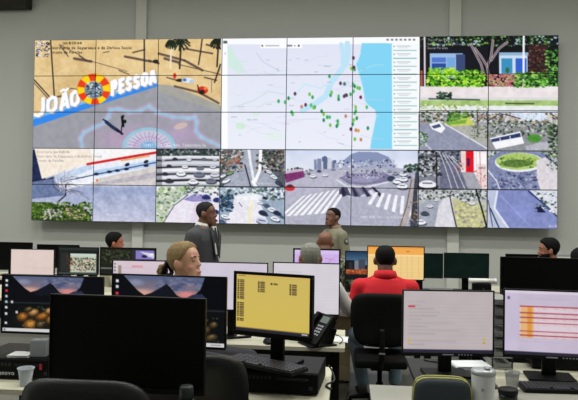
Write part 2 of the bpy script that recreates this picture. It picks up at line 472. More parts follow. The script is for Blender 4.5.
    c.poly([(94, 171), (158, 160), (158, 166), (94, 177)], (176, 198, 230)); c.line([(64, 182), (94, 175.5), (158, 162.5)], 1.1, (50, 60, 100), 0.9)
    c.line([(88, 164.6), (120, 159), (158, 152.6)], 2.5, (196, 40, 48)); c.line([(122, 161), (150, 156.4)], 1.3, (226, 160, 90))
    c.poly([(94, 180), (158, 166), (158, 186), (90, 186)], (198, 192, 190)); c.poly([(96, 184), (158, 172), (158, 178), (96, 187)], (176, 172, 180))
    for x in (97, 110, 118, 127, 147): c.ell(x, 175-(x-94)*0.17, 2.6, 1.4, (40, 52, 84))
    c.ell(128, 165, 2.6, 1.6, (30, 40, 56), 1, -0.4); c.ell(147, 162, 2.6, 1.6, (30, 40, 56), 1, -0.4); c.ell(97, 181, 1.8, 1.4, (200, 110, 60))
    c.line([(60, 187), (74, 186), (96, 181)], 2, (236, 240, 248)); c.line([(66, 185), (66, 196), (58, 203), (56.5, 220)], 1.3, (44, 44, 56))
    rg = random.Random(8)
    for k in range(46):
        x, y = 62+rg.uniform(-4, 10), 186+rg.uniform(-4, 8); t = rg.uniform(-2.9, 0.4); L = rg.uniform(7, 22)
        c.line([(x, y), (x+L*0.5*math.cos(t), y+L*0.5*math.sin(t)), (x+L*math.cos(t+0.4), y+L*0.8*math.sin(t+0.4))], 0.6, (176, 172, 180) if k % 3 else (92, 90, 104), 0.7)
    c.poly([(30, 203), (48, 203), (60, 206), (80, 207), (90, 213), (93, 224), (30, 224)], (66, 88, 44))
    c.dots(31, 203, 92, 222, 190, [(66, 92, 40), (104, 134, 58), (40, 56, 30), (134, 146, 84), (84, 110, 50)], 0.8, 2.6, 9)
    c.dots(42, 210, 62, 220, 50, [(206, 202, 210), (170, 166, 170), (90, 84, 80)], 0.7, 1.8, 10); c.dots(66, 209, 86, 219, 26, [(186, 170, 150), (150, 130, 110)], 0.8, 2.0, 11)
    c.noise(30, 149, 158, 224, 12, 2.2, 12); c.noise(90, 184, 158, 224, 10, 7, 13)
    for k, t in enumerate(('Secretaria Jan 11:00:46', 'Secretaria da Segurança e da Defesa Social', 'Estado da Paraíba')): c.text(t, 37, 153.4+4.4*k, 2.3, (112, 104, 110), 0.8, 0.0, 0, 1.05)
    c.text('Manaira II', 108, 216.5, 2.2, (236, 238, 248), 0.9)
    # ---- traffic queue
    tile(157.2, 148.8, 220.6, 185.6)
    c.rect(156, 148, 222, 186, (176, 178, 188)); c.rect(156, 148, 222, 156, (70, 78, 80))
    c.dots(158, 149, 221, 156, 60, [(40, 50, 48), (110, 120, 116), (60, 76, 70), (170, 176, 180)], 1, 2.6, 14)
    for y, w, cc in ((158, 2, (232, 234, 240)), (161, 1.4, (50, 50, 58)), (164, 2.6, (206, 208, 216)), (168, 1.5, (34, 34, 40)), (171, 3, (236, 238, 244)), (175, 2, (70, 72, 80)), (178, 3, (222, 224, 232)), (181.5, 2, (28, 28, 34)), (184, 2, (220, 222, 230))):
        c.line([(157, y), (190, y-1.2), (221, y-0.6)], w, cc, 0.9)
    for i, (x, y, w) in enumerate(((164, 160, 4), (176, 159, 5), (190, 160, 5), (205, 159, 5), (216, 160, 4), (170, 166, 5), (186, 167, 6), (201, 168, 7), (214, 167, 6), (166, 174, 6), (182, 174, 9), (200, 174.5, 10), (216, 175, 9), (170, 181, 8), (194, 182, 10), (212, 181, 10))):
        c.car(x, y, w, ((206, 208, 216), (60, 62, 72), (236, 238, 242), (120, 124, 136))[i % 4])
    c.rect(157, 155, 163, 186, (30, 32, 38), 0.35); c.text('Estado da Paraíba', 178, 152.6, 1.8, (236, 236, 240), 0.8)
    # ---- road with lavender court
    tile(156.6, 186.2, 220, 224.5)
    c.rect(156, 186, 221, 225, (176, 186, 170)); c.dots(157, 187, 190, 224, 130, [(150, 176, 120), (210, 214, 190), (96, 120, 84), (230, 232, 226), (120, 140, 130)], 0.9, 3, 15)
    c.poly([(163, 225), (172, 208), (184, 196), (198, 190), (218, 190), (221, 200), (221, 225)], (222, 216, 230)); c.poly([(184, 200), (196, 194), (210, 196), (213, 202), (192, 202)], (126, 120, 172), 0.8)
    c.poly([(196, 203), (206, 203), (214, 225), (190, 225)], (206, 186, 212), 0.5); c.line([(163, 225), (175, 206), (188, 196)], 1.0, (90, 100, 110)); c.dots(185, 187, 221, 196, 40, [(90, 110, 90), (190, 200, 210), (60, 70, 90), (230, 232, 240)], 1, 2.6, 16)
    for x, y in ((210, 206), (216, 212), (214, 220), (207, 197), (218, 200)): c.car(x, y, 8, (46, 60, 120) if x != 214 else (226, 230, 240))
    c.noise(156, 186, 221, 225, 12, 2, 17)
    # ---- street with parked cars
    tile(220.6, 149.2, 285.8, 187)
    c.rect(220, 149, 287, 188, (96, 100, 108)); c.poly([(240, 149), (262, 149), (282, 188), (224, 188)], (158, 162, 176))
    c.dots(221, 150, 244, 172, 90, [(60, 62, 60), (130, 132, 130), (190, 192, 190), (84, 96, 80), (170, 120, 100)], 1, 3, 18); c.dots(258, 149, 286, 172, 90, [(46, 44, 42), (110, 100, 84), (70, 66, 62), (150, 150, 150), (60, 76, 56)], 1, 3, 19)
    c.line([(250, 150), (252, 165), (256, 187)], 2.6, (226, 228, 236)); c.line([(246, 165), (252, 188)], 1.2, (40, 40, 50)); c.line([(262, 150), (261, 170), (256, 182)], 3.0, (248, 248, 252)); c.line([(254, 182), (257, 187)], 3, (248, 248, 252))
    for x, y, w, q in ((243, 157, 3, 0), (239, 162, 4, 3), (235, 167, 5, 1), (231, 173, 7, 2), (227, 181, 8, 0), (262, 163, 4, 1), (266, 167, 5, 0), (270, 172, 6, 0), (275, 177, 7, 0), (280, 183, 8, 1), (240, 156, 3, 3), (224, 176, 6, 0)):
        c.car(x, y, w, ((232, 236, 242), (70, 76, 90), (120, 150, 110), (196, 96, 84))[q], None, 0.4 if x > 250 else -0.4)
    c.text('Av. Epitacio', 258, 184.6, 1.9, (240, 240, 244), 0.8); c.noise(220, 149, 287, 188, 13, 1.8, 20)
    # ---- hazy junction
    tile(220, 187.6, 285.4, 225.4)
    c.rect(219, 187, 287, 226, (150, 164, 180)); c.dots(221, 188, 286, 200, 120, [(90, 110, 100), (200, 208, 220), (66, 84, 96), (226, 230, 236), (120, 136, 130)], 1, 2.8, 21)
    c.poly([(236, 197), (258, 195), (270, 226), (226, 226)], (222, 220, 232)); c.line([(252, 203), (250, 226)], 3.6, (236, 226, 180), 0.8); c.ell(250, 197, 14, 3.5, (234, 238, 244), 0.8); c.dots(221, 196, 234, 212, 40, [(52, 80, 104), (80, 110, 130), (40, 56, 70)], 1.2, 2.8, 22)
    for x, y, w, q in ((261, 203, 6, 0), (268, 206, 7, 2), (273, 210, 9, 0), (264, 213, 9, 1), (263, 221, 12, 3), (278, 213, 8, 1), (276, 219, 9, 0), (225, 205, 6, 1), (226, 217, 8, 0), (223, 222, 8, 2), (266, 198, 5, 1), (283, 217, 5, 2)):
        c.car(x, y, w, ((232, 236, 244), (50, 60, 84), (90, 104, 130), (186, 190, 214))[q], None, 0.3)
    c.line([(240, 203), (243, 207)], 0.8, (100, 100, 110)); c.noise(220, 187, 287, 226, 13, 1.8, 23)
    # ---- city map
    tile(222.6, 36, 421, 149.8)
    c.rect(222, 35, 421, 150, (244, 246, 253)); c.grad(229, 44, 420, 150, (224, 228, 245), (236, 239, 250)); c.rect(222, 36, 421, 43.6, (250, 251, 254))
    c.poly([(229, 46), (234, 46), (236, 54), (244, 64), (246, 72), (240, 73), (230, 66)], (206, 236, 222), 0.8); c.ell(242, 126, 5, 3.4, (206, 238, 214), 0.9); c.ell(257, 114, 4, 1.4, (210, 240, 220), 0.8); c.ell(276, 136, 9, 5, (224, 240, 234), 0.6)
    river = [(349, 43), (350, 52), (348, 62), (341, 72), (333, 82), (327, 96), (316, 104), (304, 110)]
    c.line(river, 5.6, (190, 228, 248)); c.line([(343, 44), (345, 54), (344, 62)], 4.4, (190, 228, 248)); c.line([(333, 82), (322, 88), (306, 84), (296, 96)], 1.4, (198, 232, 250))
    sea = [(363.5, 42.5), (394, 42.5), (393, 149), (371, 149), (373, 136), (375, 126), (377, 116), (376, 110), (369, 105), (366, 101), (365, 94), (364, 88), (361, 76), (357, 64), (360, 58), (362, 52)]
    c.poly(sea, (132, 214, 246)); c.line(sea[4:], 1.2, (214, 236, 246), 0.8)
    rg = random.Random(31)
    for k in range(46):
        x, y = rg.uniform(230, 366), rg.uniform(52, 146); t = rg.uniform(-0.7, 0.7); L = rg.uniform(6, 24)
        c.line([(x, y), (x+L*0.5, y+L*0.5*math.sin(t)), (x+L, y+L*math.sin(t*0.6))], 0.55, rg.choice([(210, 216, 238), (204, 226, 232), (222, 214, 232), (200, 210, 226)]), 0.8)
    for k in range(34):
        x, y = rg.uniform(232, 368), rg.uniform(52, 147); c.rect(x, y, x+rg.uniform(2, 6), y+0.8, rg.choice([(170, 172, 190), (190, 176, 196), (160, 180, 180)]), 0.7)
    c.line([(258, 52), (264, 61), (280, 70)], 0.6, (190, 200, 226)); c.line([(232, 108), (256, 100), (270, 91), (286, 94)], 0.8, (196, 220, 226))
    gn = [(280, 101), (286.5, 102), (290, 98), (311, 94), (314, 97), (312.5, 105), (316, 107), (315, 107.5), (293, 112), (294, 114), (323, 111), (325, 114), (328.5, 117), (331, 117), (325, 120), (331.5, 125), (339, 121), (339, 124), (338, 126), (333, 92), (332, 95), (340, 96), (340, 99), (353, 68), (356, 69), (354.5, 84), (356, 86), (359, 87.5), (352, 94), (355, 91), (347, 95), (357, 107), (357, 111), (356, 113), (358, 118), (355, 120), (354, 124), (368, 107), (369, 128), (356, 139), (331, 76), (361, 88)]
    for i, (x, y) in enumerate(gn): c.ell(x, y, 1.35, 2.0, ((56, 168, 96), (84, 190, 110), (40, 140, 92), (120, 196, 70))[i % 4])
    for x, y, q in ((296.5, 93.5, 0), (307, 104.6, 0), (303, 106.5, 1), (355, 57.5, 0), (342, 83, 0), (345.5, 96, 0), (348, 95, 0), (362, 97, 2), (347, 116, 1), (352, 129, 0), (357, 130, 1), (359.5, 130.5, 3), (362, 139.5, 1), (355.5, 67, 0), (346, 83.5, 4)):
        c.ell(x, y, 1.4, 1.9, ((92, 52, 84), (206, 130, 110), (120, 30, 90), (210, 170, 60), (50, 120, 130))[q])
    c.rect(222, 36, 229, 150, (252, 253, 255)); c.rect(225, 40, 229, 43, (90, 100, 96)); c.rect(226, 52, 227.4, 54, (180, 186, 190)); c.rect(262, 43.4, 304, 47.6, (252, 252, 254))
    c.ell(264, 45.2, 0.9, 0.9, (60, 60, 64)); c.rect(267, 44.6, 281, 45.8, (180, 184, 188)); c.rect(289, 44.3, 294, 46, (130, 136, 140)); c.ell(300.5, 45.2, 1.0, 1.0, (50, 50, 54)); c.ell(296.5, 45.2, 0.7, 0.7, (120, 120, 124))
    c.rect(393.4, 43.5, 421, 150, (246, 250, 252)); c.rect(389, 36, 421, 43, (252, 252, 254))
    for k in range(7): c.rect(388+k*4.4, 38.2, 390.4+k*4.4, 40.2, (110, 116, 122), 0.9)
    for k in range(13):
        y = 49.5+k*7.95
        c.rect(394.5, y, 418, y+1.0, (150, 190, 196)); c.rect(398, y-4.4, 412, y-3.5, (186, 196, 204)); c.rect(400, y-2.6, 410, y-1.9, (204, 212, 216)); c.ell(395.6, y-3.6, 0.7, 0.8, (130, 160, 160))
    # ---- wide avenue with zebra crossing
    tile(285.8, 150, 418.6, 227)
    c.grad(285, 150, 419, 176, (196, 206, 232), (222, 224, 238)); c.noise(285, 150, 419, 172, 9, 8, 40)
    rg = random.Random(41)
    for k in range(30):
        x = rg.choice([rg.uniform(314, 338), rg.uniform(352, 400)]); h = rg.uniform(3, 12)
        c.rect(x, 168-h, x+rg.uniform(2, 5), 172, rg.choice([(128, 136, 160), (160, 166, 186), (100, 110, 136), (190, 194, 208)]))
    c.poly([(345, 160), (352, 154), (360, 151.5), (378, 152), (390, 157), (392, 162), (345, 164)], (134, 144, 174)); c.poly([(344, 163), (394, 161), (396, 176), (342, 178)], (156, 162, 186)); c.dots(338, 160, 396, 172, 70, [(110, 116, 140), (170, 176, 196), (80, 86, 110), (200, 202, 212)], 0.8, 2.2, 42)
    c.poly([(285, 175), (312, 170), (345, 168), (400, 168), (419, 172), (419, 228), (285, 228)], (166, 167, 182))
    c.poly([(300, 172), (346, 170), (342, 184), (300, 200), (285, 205), (285, 180)], (172, 172, 188)); c.dots(286, 168, 312, 176, 30, [(60, 70, 60), (90, 96, 80), (120, 120, 130)], 1, 2.4, 43)
    c.poly([(286, 174), (304, 170), (306, 177), (287, 183)], (124, 64, 112)); c.poly([(286, 171), (303, 168.6), (304, 171), (286, 174)], (186, 172, 190)); c.ell(291, 188, 5, 3.2, (190, 62, 66)); c.ell(291, 186, 3, 1.5, (90, 60, 80))
    c.poly([(340, 178), (350, 174), (384, 172), (392, 176), (388, 182), (366, 185), (350, 184)], (128, 124, 150)); c.line([(338, 180), (348, 186.5), (366, 187.5), (388, 182)], 1.6, (206, 208, 220)); c.ell(364, 178, 16, 4.5, (150, 150, 176), 0.8); c.dots(346, 170, 386, 178, 50, [(96, 92, 120), (150, 150, 170), (70, 76, 90), (184, 186, 200)], 0.8, 2, 44)
    for k in range(8):
        t = k/7.0; xt, xb = 302+t*40, 278+t*48
        c.poly([(xt+2+t*2, 196-t*8), (xt+5+t*2, 195-t*8), (xb+6, 217-t*4), (xb+2, 217-t*4)], (236, 236, 244))
    for k in range(7):
        x = 342+k*5
        c.poly([(x, 187+(k % 2)), (x+2.6, 187+(k % 2)), (x+5+k*1.2, 196), (x+1+k*1.2, 197)], (62, 60, 84) if k % 2 == 0 else (206, 206, 222))
    c.poly([(340, 189), (348, 187), (352, 196), (340, 194)], (60, 58, 80), 0.8); c.poly([(352, 188), (374, 188), (360, 197), (352, 196)], (70, 68, 92), 0.55)
    for k in range(6):
        xt, xb = 376+k*6.5, 368+k*8
        c.poly([(xt, 192+k*0.9), (xt+3, 192.4+k*0.9), (xb+3.6, 205+k*2.4), (xb, 204+k*2.4)], (232, 232, 242))
    for x, y, w, q in ((314, 176, 6, 0), (320, 171, 4, 1), (326, 175, 5, 0), (334, 169, 4, 2), (312, 170, 3, 2), (341, 168, 3, 0), (392, 178, 8, 1), (398, 181, 9, 0), (403, 186, 10, 0), (396, 173, 6, 2), (404, 174, 7, 0), (409, 170, 5, 2), (404, 179, 8, 0), (390, 171, 4, 2), (410, 177, 4, 1)):
        c.car(x, y, w, ((230, 234, 242), (70, 78, 100), (150, 156, 176))[q], w*0.62)
    c.poly([(411, 178), (416, 178), (412, 206), (406, 227), (398, 227), (406, 206)], (168, 160, 160)); c.line([(412, 180), (407, 206), (400, 227)], 0.9, (96, 90, 100)); c.poly([(416, 172), (419, 172), (419, 228), (410, 228)], (74, 78, 90)); c.dots(409, 200, 418, 226, 24, [(60, 64, 80), (196, 150, 90), (120, 120, 130)], 0.7, 1.6, 45)
    c.dots(404, 164, 419, 172, 24, [(50, 70, 60), (80, 100, 90), (40, 50, 52)], 1.2, 3, 46)
    c.noise(285, 168, 419, 228, 9, 2, 47); c.text('20427 103 B - Terc. - Cruz. Sanderson', 361, 218, 1.9, (244, 244, 250), 0.9, 0.0)
    # ---- house behind a garden
    tile(421, 32, 561, 110)
    c.rect(420, 32, 562, 111, (24, 25, 30)); c.dots(421, 34, 561, 46, 240, [(40, 66, 34), (74, 110, 56), (24, 34, 28), (120, 160, 90), (30, 40, 50), (150, 176, 180)], 0.9, 2.6, 50)
    c.rect(434, 48, 468, 53, (26, 28, 44)); c.rect(431, 53, 464, 78, (150, 176, 214)); c.rect(433, 57, 447, 62, (90, 120, 190)); c.rect(433, 63, 447, 70, (52, 84, 150)); c.rect(448, 57, 456, 74, (120, 160, 210)); c.rect(457, 54, 466, 78, (70, 84, 120))
    c.rect(466, 46, 500, 78, (28, 30, 40)); c.rect(500, 53, 528, 74, (190, 206, 228)); c.rect(502, 58, 513, 73, (70, 140, 180)); c.rect(516, 58, 527, 73, (60, 104, 190)); c.rect(500, 52, 529, 55, (140, 170, 196)); c.ell(508, 70, 2, 3, (60, 110, 80))
    c.rect(529, 44, 548, 78, (60, 40, 40)); c.dots(529, 44, 550, 78, 130, [(86, 52, 50), (40, 26, 30), (120, 84, 76), (56, 60, 46)], 0.8, 2.2, 51); c.dots(546, 50, 560, 92, 90, [(60, 120, 50), (110, 170, 80), (40, 80, 40), (140, 190, 110)], 1, 2.8, 52)
    for t in ([(472, 44), (476, 52), (482, 64), (484, 72)], [(494, 40), (492, 56), (488, 66), (490, 82)], [(492, 60), (500, 48), (508, 42)], [(488, 66), (482, 56), (476, 48)]): c.line(t, 2.4, (172, 160, 164)); c.line(t, 0.8, (90, 80, 84))
    c.line([(426, 36), (426, 86)], 1.7, (214, 200, 214)); c.line([(524.5, 34), (523.5, 110)], 2.0, (236, 236, 244)); c.rect(421, 70, 424, 90, (150, 96, 80))
    c.rect(421, 86, 561, 100, (222, 212, 214)); c.noise(421, 86, 561, 100, 12, 4, 53); c.rect(421, 97, 561, 100.5, (206, 206, 206)); c.rect(421, 100, 561, 105.5, (158, 184, 120)); c.rect(421, 105.5, 561, 110, (220, 224, 226))
    c.noise(421, 99, 561, 110, 16, 3, 54); c.dots(421, 104, 490, 110, 60, [(170, 190, 120), (228, 228, 220), (130, 150, 90)], 0.8, 2, 55); c.line([(430, 98.5), (480, 99.5)], 1.4, (70, 84, 80)); c.line([(506, 103), (534, 103.4)], 1.4, (80, 90, 70)); c.dots(438, 92, 452, 99, 40, [(50, 76, 60), (80, 110, 84), (34, 50, 44)], 1, 2.4, 56)
    c.dots(428, 70, 486, 86, 260, [(120, 190, 50), (160, 216, 70), (84, 150, 40), (60, 110, 34), (190, 226, 100)], 1, 2.8, 57); c.dots(430, 67, 456, 76, 60, [(190, 224, 70), (150, 210, 60), (110, 170, 50)], 1, 2.4, 58)
    c.dots(488, 74, 520, 86, 120, [(196, 128, 128), (170, 104, 108), (140, 150, 90), (214, 160, 156)], 1, 2.4, 59); c.dots(514, 72, 548, 87, 150, [(110, 170, 70), (70, 130, 50), (150, 196, 110), (50, 90, 44)], 1, 2.6, 60)
    c.text('Posto Jan 11:00:45', 430, 40.6, 2.3, (236, 240, 240), 0.9); c.text('Secretaria da Segurança e da Defesa', 429, 44.6, 2.3, (236, 240, 240), 0.9); c.text('Social Paraíba', 429, 48.6, 2.3, (236, 240, 240), 0.9)
    # ---- junction with bus
    tile(419.4, 110.6, 487.4, 150)
    c.rect(419, 110, 488, 151, (150, 152, 160)); c.rect(419, 110, 488, 114, (206, 210, 214)); c.dots(419, 111, 488, 122, 150, [(90, 100, 90), (206, 204, 196), (160, 120, 90), (60, 84, 54), (190, 196, 200)], 1, 2.6, 61); c.dots(448, 112, 470, 122, 60, [(86, 130, 56), (60, 100, 44), (120, 160, 80)], 1, 2.6, 62); c.poly([(444, 123), (470, 117), (476, 125), (456, 127)], (190, 196, 104)); c.poly([(446, 122), (468, 119), (466, 123), (448, 125)], (110, 160, 70), 0.8)
    c.poly([(419, 124), (446, 124), (487, 150), (419, 150)], (142, 146, 164)); c.poly([(450, 126), (488, 124), (488, 146), (470, 138)], (166, 166, 162)); c.line([(446, 124), (470, 138), (487, 148)], 1.2, (214, 216, 220)); c.line([(419, 135), (432, 150)], 1.2, (206, 206, 220), 0.8)
    c.dots(419, 132, 428, 146, 30, [(80, 130, 60), (60, 90, 50), (190, 200, 190)], 0.9, 2, 63); c.poly([(430, 124), (440, 121), (446, 128), (442, 133), (433, 129)], (238, 240, 246)); c.poly([(432, 126), (440, 123.5), (442, 126.5), (435, 128.5)], (80, 90, 120)); c.line([(478, 112), (478, 138)], 1.1, (70, 76, 80)); c.dots(470, 124, 487, 138, 40, [(120, 130, 100), (90, 100, 90), (170, 170, 170)], 0.8, 1.8, 64); c.noise(419, 110, 488, 151, 9, 2, 65)
    # ---- junction with white van
    tile(488, 110.6, 560, 151)
    c.rect(487, 110, 561, 152, (150, 152, 154)); c.rect(487, 110, 561, 116, (206, 214, 230)); c.dots(488, 113, 560, 124, 150, [(150, 110, 84), (196, 180, 160), (90, 96, 100), (206, 206, 206), (70, 90, 70)], 1, 2.8, 66); c.dots(516, 110, 546, 120, 60, [(190, 206, 230), (214, 224, 240)], 1.4, 3.4, 67); c.poly([(488, 130), (560, 124), (560, 151), (488, 151)], (140, 142, 146))
    c.dots(488, 122, 560, 136, 120, [(84, 100, 80), (130, 140, 120), (190, 190, 190), (60, 70, 70)], 1, 2.4, 68); c.poly([(490, 138), (520, 131), (524, 143), (496, 149)], (240, 240, 246)); c.poly([(491, 139), (520, 132.5), (521, 136.5), (492, 142)], (60, 72, 110)); c.line([(500, 138), (502, 147)], 0.8, (240, 240, 246)); c.line([(510, 136), (511, 145)], 0.8, (240, 240, 246))
    c.ell(534, 138, 7, 4, (86, 140, 66)); c.poly([(524, 146), (540, 142), (560, 140), (560, 147), (530, 150)], (170, 170, 180)); c.dots(548, 124, 560, 150, 40, [(56, 84, 48), (90, 120, 70), (44, 60, 44)], 1, 2.6, 69); c.line([(488, 121), (500, 113), (520, 118)], 0.8, (60, 60, 70)); c.noise(487, 110, 561, 152, 10, 2, 70); c.text('Av. Cruz das Armas', 526, 149.4, 2.0, (244, 244, 244), 0.9)
    # ---- street with red shop
    tile(419, 150.8, 487, 188.8)
    c.rect(418, 150, 488, 190, (130, 132, 142)); c.dots(419, 151, 440, 176, 120, [(60, 66, 64), (170, 174, 180), (110, 114, 120), (40, 44, 50), (200, 202, 208)], 1, 2.8, 71); c.poly([(442, 151), (460, 151), (476, 189), (440, 189)], (110, 112, 130)); c.dots(440, 151, 462, 162, 50, [(54, 58, 66), (140, 144, 156), (90, 94, 104)], 1, 2.4, 72)
    for k in range(5): c.line([(440+k*3, 152+k), (446+k*5, 168), (452+k*6.5, 189)], 0.9, (206, 206, 216), 0.8)
    c.rect(461, 150, 475, 172, (226, 200, 196)); c.rect(466, 150, 474, 172, (208, 30, 50)); c.rect(467, 158, 470, 166, (90, 40, 90)); c.rect(475, 150, 488, 189, (222, 204, 206)); c.rect(477, 152, 486, 164, (246, 240, 240)); c.rect(474, 150, 476, 184, (240, 236, 240)); c.line([(480, 152), (481, 189)], 1, (196, 150, 150)); c.dots(474, 166, 488, 188, 30, [(206, 120, 110), (236, 226, 226), (150, 120, 120)], 0.8, 2, 73)
    c.car(428, 184, 18, (226, 228, 234), 8); c.car(440, 174, 5, (60, 62, 74)); c.poly([(462, 172), (474, 172), (482, 189), (468, 189)], (158, 158, 166)); c.line([(437, 152), (437, 189)], 1.2, (40, 40, 46)); c.dots(456, 160, 464, 172, 14, [(230, 90, 70), (60, 60, 70)], 0.6, 1.2, 74); c.noise(418, 150, 488, 190, 12, 1.8, 75)
    # ---- green roundabout
    tile(487.6, 151.2, 559, 189.4)
    c.rect(487, 151, 560, 190, (176, 178, 196)); c.dots(488, 151, 560, 158, 90, [(120, 150, 90), (84, 110, 70), (196, 204, 190), (60, 80, 54)], 1, 2.6, 76); c.ell(520, 166, 34, 18, (128, 134, 162)); c.poly([(488, 168), (500, 178), (530, 182), (552, 172), (560, 190), (488, 190)], (132, 138, 166)); c.ell(519, 162, 24, 9.6, (226, 230, 236)); c.ell(518.5, 161, 22.4, 8.4, (164, 186, 112)); c.dots(500, 157, 534, 167, 120, [(112, 146, 70), (160, 186, 112), (84, 112, 60), (190, 204, 140)], 1, 2.4, 77)
    c.ell(516, 163, 14, 4, (84, 110, 62), 0.8); c.poly([(536, 160), (545, 157), (560, 170), (560, 190), (540, 190), (536, 178)], (206, 200, 206)); c.dots(492, 172, 536, 188, 90, [(96, 102, 134), (158, 162, 186), (118, 124, 156), (80, 86, 116)], 1, 2.8, 78); c.line([(488, 170), (496, 180), (500, 190)], 1.2, (210, 214, 226)); c.line([(545, 155), (560, 168)], 1.4, (50, 54, 66)); c.dots(547, 151, 560, 170, 30, [(60, 74, 60), (120, 130, 120), (190, 194, 200)], 1, 2.4, 79); c.noise(487, 151, 560, 190, 12, 2, 80)
    # ---- lane with grassy bank
    tile(418, 189.4, 486.4, 230)
    c.rect(417, 189, 487, 231, (176, 178, 180)); c.dots(418, 190, 487, 200, 140, [(60, 70, 60), (150, 156, 160), (206, 208, 212), (96, 104, 96)], 1, 2.4, 81); c.poly([(432, 231), (436, 212), (444, 198), (452, 196), (456, 231)], (206, 204, 212)); c.poly([(452, 198), (476, 204), (487, 216), (487, 231), (458, 231)], (182, 180, 144)); c.dots(455, 202, 487, 230, 90, [(196, 196, 130), (166, 168, 126), (150, 148, 136), (206, 204, 164)], 1, 3, 82); c.line([(450, 196), (453, 212), (457, 230)], 1.2, (60, 60, 60)); c.poly([(418, 231), (418, 205), (430, 200), (440, 200), (434, 231)], (156, 160, 172))
    for x, y, w in ((436, 200, 4), (430, 206, 6), (425, 213, 8), (421, 222, 10), (440, 196, 3), (464, 200, 5), (472, 203, 6)): c.car(x, y, w, (226, 228, 236) if w != 8 else (80, 86, 100))
    c.line([(476, 190), (482, 210), (486, 226), (478, 231)], 1.6, (30, 34, 36)); c.noise(417, 189, 487, 231, 13, 2, 83)
    # ---- wide blue road
    tile(486.8, 189.8, 558.6, 231)
    c.rect(486, 189, 560, 232, (136, 144, 188)); c.poly([(486, 189), (498, 190), (494, 206), (510, 231), (486, 231)], (176, 184, 206)); c.poly([(497, 190), (530, 190), (560, 220), (560, 232), (512, 232), (496, 206)], (130, 138, 182)); c.ell(520, 212, 14, 12, (142, 150, 206), 0.6, 0, 0.8)
    c.line([(497, 191), (494, 208), (510, 231)], 2, (216, 220, 236)); c.line([(490, 208), (500, 231)], 1.3, (60, 70, 100)); c.line([(488, 200), (492, 226)], 1.0, (80, 90, 110)); c.poly([(528, 189), (560, 189), (560, 222), (544, 204)], (206, 208, 220)); c.line([(528, 191), (546, 206), (560, 220)], 1.6, (60, 70, 110)); c.dots(534, 190, 560, 212, 50, [(90, 110, 100), (226, 228, 236), (60, 72, 90), (170, 180, 190)], 1, 2.8, 84); c.poly([(535, 207), (540, 206), (545, 212), (538, 212)], (40, 46, 80)); c.line([(500, 195), (530, 226)], 0.6, (170, 178, 220), 0.7)
    c.noise(486, 189, 560, 232, 8, 2.4, 85); c.text('Rua 20', 548, 226.4, 1.9, (240, 240, 250), 0.9)
    c.clip = (28, 32, 564, 232)
    x = c.a/255.0; m_ = np.zeros(x.shape[:2]+(1,)); m_[:] = 1.0
    i0, i1, j1 = int((222.6-28)*3.2), int((420-28)*3.2), int((149.8-32)*3.2); m_[:j1, i0:i1] = 0
    x = x+m_*0.28*(x-0.5)*4*x*(1-x); c.a = np.clip(x, 0, 1)*255
    c.blur(1)
    return c

def homography(dst):
    src = [(0, 0), (1, 0), (1, 1), (0, 1)]
    A = []; b = []
    for (u, v), (x, y) in zip(src, dst):
        A.append([u, v, 1, 0, 0, 0, -u*x, -v*x]); b.append(x)
        A.append([0, 0, 0, u, v, 1, -u*y, -v*y]); b.append(y)
    return np.append(np.linalg.solve(np.array(A), np.array(b)), 1.0).reshape(3, 3)
WALL_H = homography([(35, 39.4), (559.2, 34.6), (556, 228.4), (31, 221.4)])   # rectifies the photographed displays
WALL_CV = wall_canvas()
def wall_colour(u, v):
    P = np.stack([u, v, np.ones_like(u)], 0); q = WALL_H @ P
    return WALL_CV.sample(q[0]/q[2], q[1]/q[2])

def zrow(px, py, d):
    return (CAM + _f*d + _R*((px-289.0)/FPX*d) - _U*((py-200.0)/FPX*d)).z

# ------------------------------------------------------------------ setting
X0, X1, Y0, YW = -8.0, 9.0, -3.0, 12.02
M_WALL = mat('greige_wall_paint', (194, 196, 190), 0.75, 0.03, 1.3, bump=0.02)
M_RIB = mat('light_rib_paint', (212, 212, 204), 0.7, 0.02, 2)
def floor_mat():
    m = bpy.data.materials.new('grey_vinyl_floor'); m.use_nodes = True
    nt = m.node_tree; b = nt.nodes['Principled BSDF']; b.inputs['Roughness'].default_value = 0.45
    tc = nt.nodes.new('ShaderNodeTexCoord')
    n1 = nt.nodes.new('ShaderNodeTexNoise'); n1.inputs['Scale'].default_value = 1.1; n1.inputs['Detail'].default_value = 6
    n2 = nt.nodes.new('ShaderNodeTexNoise'); n2.inputs['Scale'].default_value = 60; n2.inputs['Detail'].default_value = 2
    for n in (n1, n2): nt.links.new(tc.outputs['Object'], n.inputs['Vector'])
    mx = nt.nodes.new('ShaderNodeMath'); mx.operation = 'ADD'
    nt.links.new(n1.outputs['Fac'], mx.inputs[0]); nt.links.new(n2.outputs['Fac'], mx.inputs[1])
    cr = nt.nodes.new('ShaderNodeValToRGB')
    cr.color_ramp.elements[0].position = 0.35; cr.color_ramp.elements[0].color = srgb((92, 90, 84))+(1,)
    cr.color_ramp.elements[1].position = 0.7; cr.color_ramp.elements[1].color = srgb((122, 120, 112))+(1,)
    ml = nt.nodes.new('ShaderNodeMath'); ml.operation = 'MULTIPLY'; ml.inputs[1].default_value = 0.5
    nt.links.new(mx.outputs[0], ml.inputs[0]); nt.links.new(ml.outputs[0], cr.inputs[0]); nt.links.new(cr.outputs[0], b.inputs['Base Color'])
    return m
def struct(name, bm, m, parent=None):
    o = obj(name, bm, m, parent); o['kind'] = 'structure'; return o
struct('floor', bx((X1-X0, YW-Y0, 0.1), ((X0+X1)/2, (YW+Y0)/2, -0.05)), floor_mat())
struct('ceiling', bx((X1-X0, YW-Y0, 0.1), ((X0+X1)/2, (YW+Y0)/2, CEIL_Z+0.05)), mat('ceiling_paint', (206, 204, 196), 0.85, 0.03, 2))
